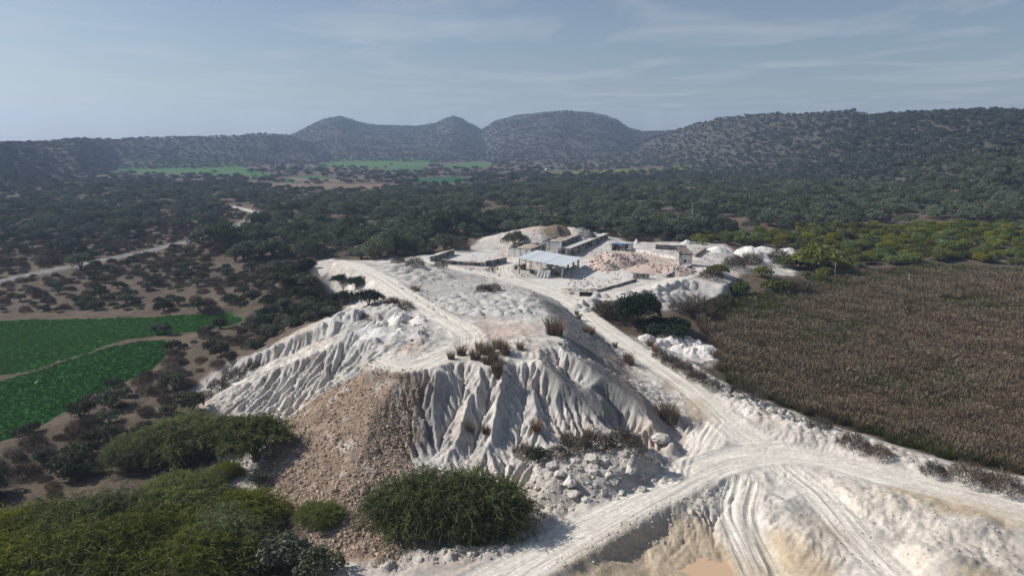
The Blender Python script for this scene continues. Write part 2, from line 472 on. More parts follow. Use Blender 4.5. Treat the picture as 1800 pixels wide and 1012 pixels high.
M['grey'] = mask([(958,646),(1000,655),(1040,688),(1092,738),(1060,742),(1010,702),(970,682)],
                 [(1012,626),(1050,640),(1110,670),(1156,724),(1145,737),(1090,725),(1045,685)],
                 [(945,520),(1000,545),(1060,590),(1108,645),(1060,635),(1000,600),(976,560)],
                 [(752,690),(772,680),(762,740),(748,802),(725,800),(730,750)],
                 [(1080,550),(1190,545),(1190,566),(1110,562)],
                 [(1395,880),(1420,900),(1430,925),(1400,930)], soft=3)
M['greyish'] = mask([(690,498),(800,492),(960,505),(985,540),(960,560),(740,562)],[(605,602),(668,600),(640,645),(600,690),(545,684),(560,640)],[(1190,870),(1275,860),(1270,900),(1200,900)],[(560,575),(690,540),(760,560),(780,605),(700,620),(640,600)],[(690,470),(790,455),(820,500),(720,510)],[(735,690),(790,660),(800,760),(790,800),(740,800)],[(860,680),(880,700),(850,790),(815,790)],[(920,690),(950,690),(985,780),(920,790)], soft=5)  # grey ground, plus the shade of the front-face slopes painted in
M['pink'] = mask([(835,575),(930,566),(940,588),(860,598)],[(1062,612),(1110,640),(1120,690),(1180,715),(1210,745),(1150,735),(1120,700),(1078,660)],[(1045,448),(1120,440),(1205,462),(1200,474),(1110,486),(1060,466)],[(930,650),(960,655),(950,690),(935,685)],[(1085,750),(1200,765),(1190,785),(1095,775)],[(700,605),(740,600),(750,620),(700,625)],[(930,396),(1010,396),(1000,410),(930,412)],[(800,455),(880,445),(890,470),(800,468)],[(700,990),(850,975),(850,1010),(700,1010)], soft=4)
M['tan'] = mask([(990,995),(1080,935),(1180,905),(1235,905),(1262,950),(1340,1000),(1330,1090),(920,1090)],[(1330,930),(1400,930),(1450,960),(1482,1010),(1460,1090),(1350,1090),(1335,960)],[(1410,897),(1470,922),(1512,962),(1480,962),(1420,915)],[(1540,855),(1620,862),(1800,905),(1800,930),(1700,908),(1560,872)],[(1205,700),(1240,700),(1256,740),(1225,745)],[(1150,655),(1185,668),(1205,695),(1170,680)],[(1660,995),(1760,990),(1770,1030),(1650,1030)], soft=3)
M['pit'] = mask([(930,835),(990,800),(1090,775),(1135,795),(1168,850),(1100,878),(950,920),(915,928)],[(600,1008),(700,975),(900,935),(945,915),(900,955),(860,985),(700,1005)],[(1090,768),(1190,775),(1200,840),(1165,850),(1140,800)], soft=2)
M['berm'] = mask([(1235,655),(1310,694),(1420,738),(1520,769),(1650,814),(1810,846),(1810,880),(1640,838),(1500,790),(1400,762),(1290,714),(1225,668)], soft=2)
M['qheap'] = mask([(1430,850),(1500,845),(1640,885),(1640,915),(1790,930),(1800,1010),(1600,1010),(1560,930),(1500,900),(1440,880)],[(1380,890),(1440,930),(1500,990),(1400,960)],[(1150,880),(1280,858),(1270,905),(1170,905),(1000,990),(960,990)], soft=3)
M['lumpy'] = mask([(565,572),(600,552),(690,535),(765,570),(775,605),(700,622),(650,600),(600,602)],[(675,470),(745,458),(800,490),(720,500)],[(985,600),(880,618),(930,600)], soft=4)
M['field'] = mask([(-140,556),(100,563),(200,560),(350,553),(405,550),(428,560),(400,573),(300,586),(215,598),(130,627),(60,650),(-140,700)],[(-140,735),(10,668),(100,640),(180,613),(250,600),(288,597),(298,618),(270,648),(200,680),(150,706),(90,737),(0,777),(-140,815)], soft=1)
M['bund'] = mask([(-140,700),(60,650),(130,627),(215,598),(300,586),(296,594),(250,600),(180,613),(100,640),(10,668),(-140,735)], soft=1)
M['bed'] = mask([(1262,618),(1240,585),(1225,560),(1240,538),(1330,520),(1420,500),(1500,482),(1640,468),(1800,476),(1990,480),(1990,872),(1800,834),(1660,806),(1520,760),(1420,731),(1310,686),(1262,655)], soft=2)
M['yardpave'] = mask([(905,500),(975,509),(1055,506),(1125,487),(1060,458),(1020,462)],[(775,462),(850,470),(890,460),(870,445),(800,446)], soft=2)

Z = Gz.copy()
zc_h = None
# loose, lumpy relief before erosion
amp_w = M['white'] * (1 - M['yardpave'])
Z += amp_w * (0.26 * fbm(X / 4.5, Y / 4.5, 5, 301, .55) + .05 * fbm(X / .7, Y / .7, 2, 302))
d_, v_ = worley(X / 3.4, Y / 3.4, 7)
Z += M['lumpy'] * (0.3 + .5 * v_) * np.clip(1 - (d_ / .58) ** 2, 0, 1)
roadw = np.zeros(X.shape); rs = np.zeros(X.shape); rt = np.zeros(X.shape)
RD = {}
for k, (P, w) in RW.items():
    d, off, al, zz = pdist(P, X, Y)
    RD[k] = (d, off, al, zz, w)
    wob = .5 * fbm(al / 5., al * 0, 2, 77)
    roadw = np.maximum(roadw, 1 - sst(w * .78, w * 1.25, d + wob))

def erode(Z, mask_, iters, K, seed, st, slump=True):
    ny, nx = Z.shape
    N = nx * ny
    r0 = np.random.default_rng(seed)
    Z = Z + mask_ * (.06 * r0.random(Z.shape))
    idx = np.arange(N).reshape(ny, nx)
    offs = [(-1,-1),(-1,0),(-1,1),(0,-1),(0,1),(1,-1),(1,0),(1,1)]
    jit = [1 + .22 * r0.standard_normal(Z.shape) for _ in offs]      # keeps the rills from running on the grid
    sel = np.nonzero((mask_.ravel() > .02))[0]
    for it in range(iters):
        P = np.pad(Z, 1, mode='edge'); IP = np.pad(idx, 1, mode='edge')
        bs = np.zeros(Z.shape); br = idx.copy(); bd = np.ones(Z.shape)
        for (dj, di), jj in zip(offs, jit):
            dist = st * math.hypot(dj, di)
            s = (Z - P[1+dj:ny+1+dj, 1+di:nx+1+di]) / dist * jj
            m = s > bs
            bs = np.where(m, s, bs); br = np.where(m, IP[1+dj:ny+1+dj, 1+di:nx+1+di], br); bd = np.where(m, dist, bd)
        order = sel[np.argsort(-Z.ravel()[sel], kind='stable')].tolist()
        rec = br.ravel().tolist()
        A = [1.0] * N
        for i in order:
            j = rec[i]
            if j != i: A[j] += A[i]
        A = np.minimum(np.array(A).reshape(ny, nx) * st * st, 60)
        drop = Z - Z.ravel()[br]
        E = K * A ** .42 * np.clip(drop / bd, 0, 1.3) * mask_
        Z = Z - np.minimum(E, .6 * np.maximum(drop, 0))
        if slump and it % 2 == 1:      # the rill sides slump to their angle of rest
            P = np.pad(Z, 1, mode='edge')
            for dj, di in offs:
                Z = np.minimum(Z, P[1+dj:ny+1+dj, 1+di:nx+1+di] + 1.0 * st * math.hypot(dj, di) + 20 * (mask_ < .3))
    return Z
ero_m = blur(M['white'] * (1 - roadw) * (1 - M['pit']) * (1 - M['yardpave']) * (1 - .8 * M['rubble']) * (Y < 160), 2)
# the smooth grey tips were dumped last: hardly any rills
ero_m *= (1 - .8 * M['grey']) * (1 - .8 * np.maximum(M['tan'], M['qheap']))
Gz = Z
EX, EY = np.meshgrid(EX0 + EST * np.arange(ENX), EY0 + EST * np.arange(ENY))
e0 = gsamp(Z, FX0, FY0, FST, EX, EY)
em = gsamp(ero_m, FX0, FY0, FST, EX, EY) * sst(0, 4, np.minimum(np.minimum(EX - EX0, EX0 + EST * (ENX - 1) - EX), np.minimum(EY - EY0, EY0 + EST * (ENY - 1) - EY)))
e0 = e0 + em * (.22 * fbm(EX / 2.4, EY / 2.4, 4, 304))
e1 = erode(e0, em, 16, .075, 5, EST)
e1 = erode(e1, em, 5, .05, 6, EST, False)
# fine streaks drawn out along the fall line
zs = blur(e0, 4)
gy_, gx_ = np.gradient(zs, EST)
gm = np.hypot(gx_, gy_) + 1e-6
ux, uy = gx_ / gm, gy_ / gm
rn = np.random.default_rng(15).standard_normal(EX.shape)
T_ = rn.copy()
for sg in (1, -1):
    qx, qy = EX.copy(), EY.copy()
    for _ in range(14):
        dx_ = gsamp(ux, EX0, EY0, EST, qx, qy); dy_ = gsamp(uy, EX0, EY0, EST, qx, qy)
        qx = qx + sg * .2 * dx_; qy = qy + sg * .2 * dy_
        T_ = T_ + gsamp(rn, EX0, EY0, EST, qx, qy)
STREAK = T_ / T_.std() * sst(.12, .35, gm)
e1 = e1 + em * (.055 + .03 * fbm(EX / 5, EY / 5, 2, 306)) * STREAK
e1 = e1 + em * .65 * (e1 - blur(e1, 2))
ERO = e1 - gsamp(Z, FX0, FY0, FST, EX, EY)

# rubble slope: coarse, streaky
fl = M['rubble']
Z += fl * (.38 * (billow(X / 3.6, Y / 6.5, 4, 311) - .25) + .16 * fbm(X / .8, Y / .8, 2, 312))
# pit: blocks and slumps
bl = billow(X / 3.3, Y / 3.3, 4, 321)
d2, v2 = worley(X / 1.9, Y / 1.9, 23)
Z += M['pit'] * (1.6 * (bl - .25) + .8 * (v2 - .4) * np.clip(1.3 - d2 * 1.6, 0, 1) + .18 * fbm(X / .6, Y / .6, 2, 322))
# bank: lumps pushed up by the grader
d3, v3 = worley(X / 1.25, Y / 1.25, 31)
Z += M['berm'] * ((.25 + .45 * v3) * np.clip(1 - (d3 / .62) ** 2, 0, 1) + .35 * (billow(X / 2.4, Y / 2.4, 3, 331) - .25))
Z += M['qheap'] * (1.0 * (billow(X / 2.6, Y / 2.6, 5, 341, .6) - .22) + .16 * fbm(X / .6, Y / .6, 2, 343))
Z += M['tan'] * (.50 * (billow(X / 3.3, Y / 2.3, 4, 351) - .2))
# soil outside: hummocks and little gullies
so = (1 - M['white']) * (1 - M['field']) * (1 - M['bed'])
Z += so * (.5 * fbm(X / 7, Y / 7, 4, 361) + .15 * fbm(X / 1.3, Y / 1.3, 2, 362))
Z += M['bund'] * .25
Z += M['field'] * .05 * fbm(X / 2.5, Y / 2.5, 2, 363)

# roads: bedded in, with wheel ruts
RUT = np.zeros(X.shape); RDT = np.zeros(X.shape); ROFF = np.zeros(X.shape); RAL = np.zeros(X.shape)
for k in ('cross', 'yardloop', 'spur', 'spurb', 'loop', 'track', 'upleg', 'haul'):
    d, off, al, zz, w = RD[k]
    f = 1 - sst(w * .85, w + (1.6 if k in ('haul', 'upleg') else 1.1), d)
    Z = lerp(Z, zz + .0, f)
    c = 1 - sst(w * .7, w * 1.15, d)
    wv = off + .35 * fbm(al / 9., al * 0 + 3.1, 2, len(k) * 7)
    rut = fbm(wv * 1.25, al * .035, 3, 400 + len(k) * 3)
    rut2 = fbm(wv * 3.1, al * .06, 2, 450 + len(k) * 3)
    deep = {'track': .20, 'spur': .34, 'spurb': .22, 'loop': .26, 'haul': .11, 'upleg': .10}.get(k, .08)
    Z = Z + c * deep * (rut * .9 + rut2 * .45)
    # windrow thrown to the sides
    Z = Z + np.exp(-((d - w * 1.12) / .42) ** 2) * (.14 + .14 * fbm(al * .8, off * .8, 2, 470)) * (k not in ('yardloop', 'cross'))
    ROFF = np.where(c > .02, wv, ROFF); RAL = np.where(c > .02, al, RAL)
    RUT = lerp(RUT, rut * .6 + rut2 * .5, c); RDT = np.maximum(RDT, c)
# curved tyre marks left by turning lorries
def arcs(pts, w, deep, seed):
    global Z, RUT
    P = smooth_line(np.array([hit(*p) for p in pts]), 6)
    d, off, al, zz = pdist(P, X, Y)
    c = 1 - sst(w * .6, w, d)
    r_ = fbm((off + .15 * np.sin(al / 3)) * 1.6, al * .03, 2, seed)
    Z = Z + c * deep * r_
    RUT = lerp(RUT, r_, c * .8)
arcs([(1190,830),(1200,790),(1235,760),(1250,740)], 2.2, .22, 501)
arcs([(1150,850),(1230,800),(1330,790)], 2.5, .14, 502)
arcs([(1290,845),(1240,900),(1170,980)], 2.2, .32, 503)
arcs([(1330,850),(1320,920),(1345,1000)], 2.0, .32, 504)
arcs([(1160,800),(1185,820),(1180,845)], 2.0, .3, 505)
arcs([(1400,840),(1470,860),(1520,900)], 2.2, .25, 506)
arcs([(1560,860),(1660,890),(1790,920)], 2.2, .16, 507)
arcs([(640,640),(720,640),(790,600),(830,585)], 3.0, .2, 508)
Gz = Z

# ------------------------------------------------------------------ far masks (bearing the same way: outlines met with the land)
FARF = [wpoly(p) for p in (
  [(200,297),(310,290),(415,293),(482,306),(474,314),(380,308),(280,306),(208,303)],
  [(300,293),(330,288),(420,290),(424,293),(380,295)],
  [(540,292),(600,282),(700,281),(760,283),(755,292),(640,296)],
  [(470,318),(540,309),(590,312),(600,318),(520,322)],
  [(640,300),(720,292),(760,296),(700,304)],
  [(718,316),(770,311),(830,312),(826,320),(740,323)],
  [(770,291),(840,285),(868,288),(855,296),(790,298)],
  [(955,304),(1100,298),(1222,295),(1214,300),(1080,306),(962,309)],
  [(1040,291),(1075,287),(1090,289),(1060,293)])]
BAREF = [wpoly(p) for p in ([(505,312),(600,315),(690,318),(640,321),(520,319)],[(80,300),(130,306),(175,314),(150,316),(100,309)],[(440,322),(520,322),(700,324),(640,336),(500,334)])]

def all_z(x, y):
    x = np.asarray(x, float); y = np.asarray(y, float)
    z = base_z(x, y)
    w = fine_w(x, y); r = np.hypot(x, y)
    rough = (1 - w) * (0.45 * fbm(x / 9, y / 9, 3, 371) + 1.0 * fbm(x / 42, y / 42, 4, 372) * sst(150, 400, r))
    fl = np.zeros(x.shape)
    if np.ndim(x):
        for q in FARF: fl = np.maximum(fl, inpoly(q, x, y))
        d, off, al, zz = pdist(ASW[0], x, y)
        rf = 1 - sst(ASW[1], ASW[1] + 3.0, d)
        beds = (1 - w) * inpoly(BEDQ, x, y)
        z = z + rough * (1 - fl) * (1 - beds)
        z = lerp(z, zz + .15, rf * (1 - 0 * w))
    h, _ = hill(x, y)
    return z + h
FLDQ = [wpoly(p) for p in ([(-400,556),(100,563),(200,560),(350,553),(405,550),(428,560),(400,573),(300,586),(215,598),(130,627),(60,650),(-300,715)],[(-300,760),(10,668),(100,640),(180,613),(250,600),(288,597),(298,618),(270,648),(200,680),(150,706),(90,737),(0,777),(-300,900)])]
BEDQ = wpoly([(1262,618),(1240,585),(1225,560),(1240,538),(1330,520),(1420,500),(1500,482),(1640,468),(1800,476),(2150,478),(2500,900),(1990,872),(1800,834),(1660,806),(1520,760),(1420,731),(1310,686),(1262,655)])
def z_at(x, y):
    return float(all_z(np.array([x]), np.array([y]))[0])
def P_(px, py):
    return hit(px, py, all_z)
# ------------------------------------------------------------------ scene helpers
def tag(o, label=None, cat=None, group=None, kind=None):
    if label: o['label'] = label
    if cat: o['category'] = cat
    if group: o['group'] = group
    if kind: o['kind'] = kind
    return o
def mesh_np(name, V, faces, mat=None, smooth=False, attrs=None):
    """faces: list of int arrays (n,k)"""
    me = bpy.data.meshes.new(name)
    V = np.asarray(V, np.float32)
    me.vertices.add(len(V)); me.vertices.foreach_set('co', V.ravel())
    faces = [np.asarray(f, np.int32) for f in faces if len(f)]
    nl = sum(f.size for f in faces); nf = sum(len(f) for f in faces)
    me.loops.add(nl); me.polygons.add(nf)
    me.loops.foreach_set('vertex_index', np.concatenate([f.ravel() for f in faces]))
    tot = np.concatenate([np.full(len(f), f.shape[1], np.int32) for f in faces])
    me.polygons.foreach_set('loop_start', np.concatenate([[0], np.cumsum(tot)[:-1]]).astype(np.int32))
    if smooth: me.polygons.foreach_set('use_smooth', np.ones(nf, bool))
    else: me.polygons.foreach_set('use_smooth', np.zeros(nf, bool))
    if attrs:
        for k, a in attrs.items():
            a = np.asarray(a, np.float32)
            if a.ndim == 2:
                at = me.color_attributes.new(k, 'FLOAT_COLOR', 'POINT')
                if a.shape[1] == 3: a = np.hstack([a, np.ones((len(a), 1), np.float32)])
                at.data.foreach_set('color', a.ravel())
            else:
                at = me.attributes.new(k, 'FLOAT', 'POINT'); at.data.foreach_set('value', a)
    me.update(calc_edges=True)
    if mat: me.materials.append(mat)
    return me
def link(name, me, parent=None, loc=None, rz=0, sc=None):
    o = bpy.data.objects.new(name, me)
    COL.objects.link(o)
    if parent: o.parent = parent
    if loc is not None: o.location = loc
    if rz: o.rotation_euler = (0, 0, rz)
    if sc is not None: o.scale = sc if hasattr(sc, '__len__') else (sc, sc, sc)
    return o
def thing(name, label, cat, loc, rz=0, group=None, sc=None):
    return tag(link(name, None, None, loc, rz, sc), label, cat, group)

class MB:
    def __init__(s): s.v = []; s.f = []
    def add(s, vs, fs):
        b = len(s.v); s.v += [tuple(map(float, p)) for p in vs]; s.f += [tuple(b + i for i in f) for f in fs]; return s
    def box(s, x0, x1, y0, y1, z0, z1, T=None):
        vs = [(x0,y0,z0),(x1,y0,z0),(x1,y1,z0),(x0,y1,z0),(x0,y0,z1),(x1,y0,z1),(x1,y1,z1),(x0,y1,z1)]
        if T is not None: vs = [tuple(T @ Vector(p)) for p in vs]
        return s.add(vs, [(0,3,2,1),(4,5,6,7),(0,1,5,4),(1,2,6,5),(2,3,7,6),(3,0,4,7)])
    def tube(s, pts, rad, n=6, cap=True):
        pts = [Vector(p) for p in pts]
        if not hasattr(rad, '__len__'): rad = [rad] * len(pts)
        rings = []
        for i, p in enumerate(pts):
            d = (pts[min(i+1, len(pts)-1)] - pts[max(i-1, 0)]).normalized()
            a = d.orthogonal().normalized(); b = d.cross(a)
            rings.append([p + (a * math.cos(t) + b * math.sin(t)) * rad[i] for t in [2*math.pi*k/n for k in range(n)]])
        vs = [q for r_ in rings for q in r_]
        fs = []
        for i in range(len(pts) - 1):
            for k in range(n):
                fs.append((i*n+k, i*n+(k+1) % n, (i+1)*n+(k+1) % n, (i+1)*n+k))
        if cap:
            fs.append(tuple(range(n))[::-1]); fs.append(tuple((len(pts)-1)*n+k for k in range(n)))
        return s.add(vs, fs)
    def mesh(s, name, mat, smooth=False):
        me = bpy.data.meshes.new(name); me.from_pydata(s.v, [], s.f); me.update()
        if smooth: me.polygons.foreach_set('use_smooth', np.ones(len(me.polygons), bool))
        me.materials.append(mat); return me
    def obj(s, name, mat, parent=None, loc=None, rz=0, smooth=False):
        return link(name, s.mesh(name, mat, smooth), parent, loc, rz)

def new_mat(name):
    m = bpy.data.materials.new(name); m.use_nodes = True
    nt = m.node_tree; nt.nodes.clear()
    out = nt.nodes.new('ShaderNodeOutputMaterial')
    return m, nt.nodes, nt.links, out
def noise_node(n, l, vec, scale, detail=4, rough=.55):
    t = n.new('ShaderNodeTexNoise'); t.inputs['Scale'].default_value = scale; t.inputs['Detail'].default_value = detail
    t.inputs['Roughness'].default_value = rough
    if vec is not None: l.new(vec, t.inputs['Vector'])
    return t
def maprange(n, l, src, a, b, c, d):
    m = n.new('ShaderNodeMapRange'); l.new(src, m.inputs['Value'])
    for k, v in zip(('From Min', 'From Max', 'To Min', 'To Max'), (a, b, c, d)): m.inputs[k].default_value = v
    return m.outputs[0]
def simple(name, c1, c2=None, scale=1.5, rough=.9, metal=0, bump=.0, bscale=8, coord='Object', streak=None, random=0):
    m, n, l, out = new_mat(name)
    b = n.new('ShaderNodeBsdfPrincipled'); b.inputs['Roughness'].default_value = rough; b.inputs['Metallic'].default_value = metal
    b.inputs['Specular IOR Level'].default_value = .25
    tc = n.new('ShaderNodeTexCoord'); vec = tc.outputs[coord]
    if streak:
        mp = n.new('ShaderNodeMapping'); mp.inputs['Scale'].default_value = streak; l.new(vec, mp.inputs[0]); vec2 = mp.outputs[0]
    else: vec2 = vec
    t = noise_node(n, l, vec2, scale, 6, .6)
    mx = n.new('ShaderNodeMix'); mx.data_type = 'RGBA'
    mx.inputs[6].default_value = (*c1, 1); mx.inputs[7].default_value = (*(c2 or c1), 1)
    l.new(maprange(n, l, t.outputs['Fac'], .36, .64, 0, 1), mx.inputs[0])
    col = mx.outputs[2]
    if random:
        oi = n.new('ShaderNodeObjectInfo')
        hv = n.new('ShaderNodeHueSaturation'); l.new(col, hv.inputs['Color'])
        l.new(maprange(n, l, oi.outputs['Random'], 0, 1, 1 - random, 1 + random), hv.inputs['Value'])
        col = hv.outputs[0]
    l.new(col, b.inputs['Base Color'])
    if bump:
        t2 = noise_node(n, l, vec, bscale, 5, .6)
        bp = n.new('ShaderNodeBump'); bp.inputs['Strength'].default_value = bump; bp.inputs['Distance'].default_value = .1
        l.new(t2.outputs['Fac'], bp.inputs['Height']); l.new(bp.outputs[0], b.inputs['Normal'])
    l.new(b.outputs[0], out.inputs['Surface'])
    return m
def leaf_mat(name, c1, c2, trans=.25, vr=.35, hue=.025, dead=None):
    """leaf colour: per-leaf tint from the mesh, per-plant shift from the object"""
    m, n, l, out = new_mat(name)
    at = n.new('ShaderNodeAttribute'); at.attribute_name = 'tint'
    mx = n.new('ShaderNodeMix'); mx.data_type = 'RGBA'
    mx.inputs[6].default_value = (*c1, 1); mx.inputs[7].default_value = (*c2, 1)
    l.new(at.outputs['Fac'], mx.inputs[0])
    oi = n.new('ShaderNodeObjectInfo')
    leafc = mx.outputs[2]
    if dead:
        dm = n.new('ShaderNodeMix'); dm.data_type = 'RGBA'; dm.inputs[6].default_value = (*dead, 1)
        l.new(maprange(n, l, at.outputs['Fac'], .02, .05, 0, 1), dm.inputs[0]); l.new(leafc, dm.inputs[7]); leafc = dm.outputs[2]
    hv = n.new('ShaderNodeHueSaturation'); l.new(leafc, hv.inputs['Color'])
    l.new(maprange(n, l, oi.outputs['Random'], 0, 1, 1 - vr, 1 + vr), hv.inputs['Value'])
    wn = n.new('ShaderNodeTexWhiteNoise'); wn.noise_dimensions = '1D'; l.new(oi.outputs['Random'], wn.inputs['W'])
    l.new(maprange(n, l, wn.outputs['Value'], 0, 1, .5 - hue, .5 + hue), hv.inputs['Hue'])
    l.new(maprange(n, l, wn.outputs['Value'], 0, 1, 1.15, .7), hv.inputs['Saturation'])
    d = n.new('ShaderNodeBsdfDiffuse'); t = n.new('ShaderNodeBsdfTranslucent')
    l.new(hv.outputs[0], d.inputs['Color']); l.new(hv.outputs[0], t.inputs['Color'])
    ms = n.new('ShaderNodeMixShader'); ms.inputs[0].default_value = trans
    l.new(d.outputs[0], ms.inputs[1]); l.new(t.outputs[0], ms.inputs[2])
    l.new(ms.outputs[0], out.inputs['Surface'])
    return m

# ------------------------------------------------------------------ land material: colour of the ground comes with the mesh, grain from noise
def land_material():
    m, n, l, out = new_mat('land')
    b = n.new('ShaderNodeBsdfPrincipled'); b.inputs['Roughness'].default_value = .95
    b.inputs['Specular IOR Level'].default_value = .12
    ac = n.new('ShaderNodeAttribute'); ac.attribute_name = 'Col'
    ad = n.new('ShaderNodeAttribute'); ad.attribute_name = 'grain'
    g = n.new('ShaderNodeNewGeometry')
    n1 = noise_node(n, l, g.outputs['Position'], 2.3, 8, .68)
    n2 = noise_node(n, l, g.outputs['Position'], .31, 5, .6)
    v1 = maprange(n, l, n1.outputs['Fac'], .3, .7, .72, 1.22)
    v2 = maprange(n, l, n2.outputs['Fac'], .3, .7, .9, 1.1)
    mu = n.new('ShaderNodeMath'); mu.operation = 'MULTIPLY'; l.new(v1, mu.inputs[0]); l.new(v2, mu.inputs[1])
    mc = n.new('ShaderNodeMix'); mc.data_type = 'RGBA'; mc.blend_type = 'MULTIPLY'; mc.inputs[0].default_value = 1
    cc = n.new('ShaderNodeCombineColor')
    for k in range(3): l.new(mu.outputs[0], cc.inputs[k])
    l.new(ac.outputs['Color'], mc.inputs[6]); l.new(cc.outputs[0], mc.inputs[7])
    l.new(mc.outputs[2], b.inputs['Base Color'])
    n3 = noise_node(n, l, g.outputs['Position'], 7.0, 6, .7)
    bp = n.new('ShaderNodeBump'); bp.inputs['Distance'].default_value = .16
    # wheel tracks: grain drawn out along the road
    def att(nm):
        q = n.new('ShaderNodeAttribute'); q.attribute_name = nm; return q.outputs['Fac']
    cv = n.new('ShaderNodeCombineXYZ'); l.new(att('across'), cv.inputs[0]); l.new(att('along'), cv.inputs[1])
    ms = n.new('ShaderNodeMapping'); ms.inputs['Scale'].default_value = (2.3, .05, 1); l.new(cv.outputs[0], ms.inputs[0])
    n4 = noise_node(n, l, ms.outputs[0], 1.0, 5, .62)
    tr = att('track')
    m4 = n.new('ShaderNodeMath'); m4.operation = 'MULTIPLY'
    l.new(maprange(n, l, n4.outputs['Fac'], .32, .68, 0, 1), m4.inputs[0]); l.new(tr, m4.inputs[1])
    bq = n.new('ShaderNodeBump'); bq.inputs['Distance'].default_value = .22; bq.inputs['Strength'].default_value = .5
    l.new(m4.outputs[0], bq.inputs['Height']); l.new(bq.outputs[0], bp.inputs['Normal'])
    sv = n.new('ShaderNodeMath'); sv.operation = 'MULTIPLY_ADD'; sv.inputs[1].default_value = .22; sv.inputs[2].default_value = 1
    s2 = n.new('ShaderNodeMath'); s2.operation = 'MULTIPLY_ADD'; s2.inputs[1].default_value = -.5
    l.new(tr, s2.inputs[0]); l.new(m4.outputs[0], s2.inputs[2]); l.new(s2.outputs[0], sv.inputs[0])
    mv = n.new('ShaderNodeMath'); mv.operation = 'MULTIPLY'; l.new(mu.outputs[0], mv.inputs[0]); l.new(sv.outputs[0], mv.inputs[1])
    for k in range(3): l.new(mv.outputs[0], cc.inputs[k])
    l.new(ad.outputs['Fac'], bp.inputs['Strength'])
    l.new(n3.outputs['Fac'], bp.inputs['Height']); l.new(bp.outputs[0], b.inputs['Normal'])
    l.new(b.outputs[0], out.inputs['Surface'])
    return m
LAND = land_material()

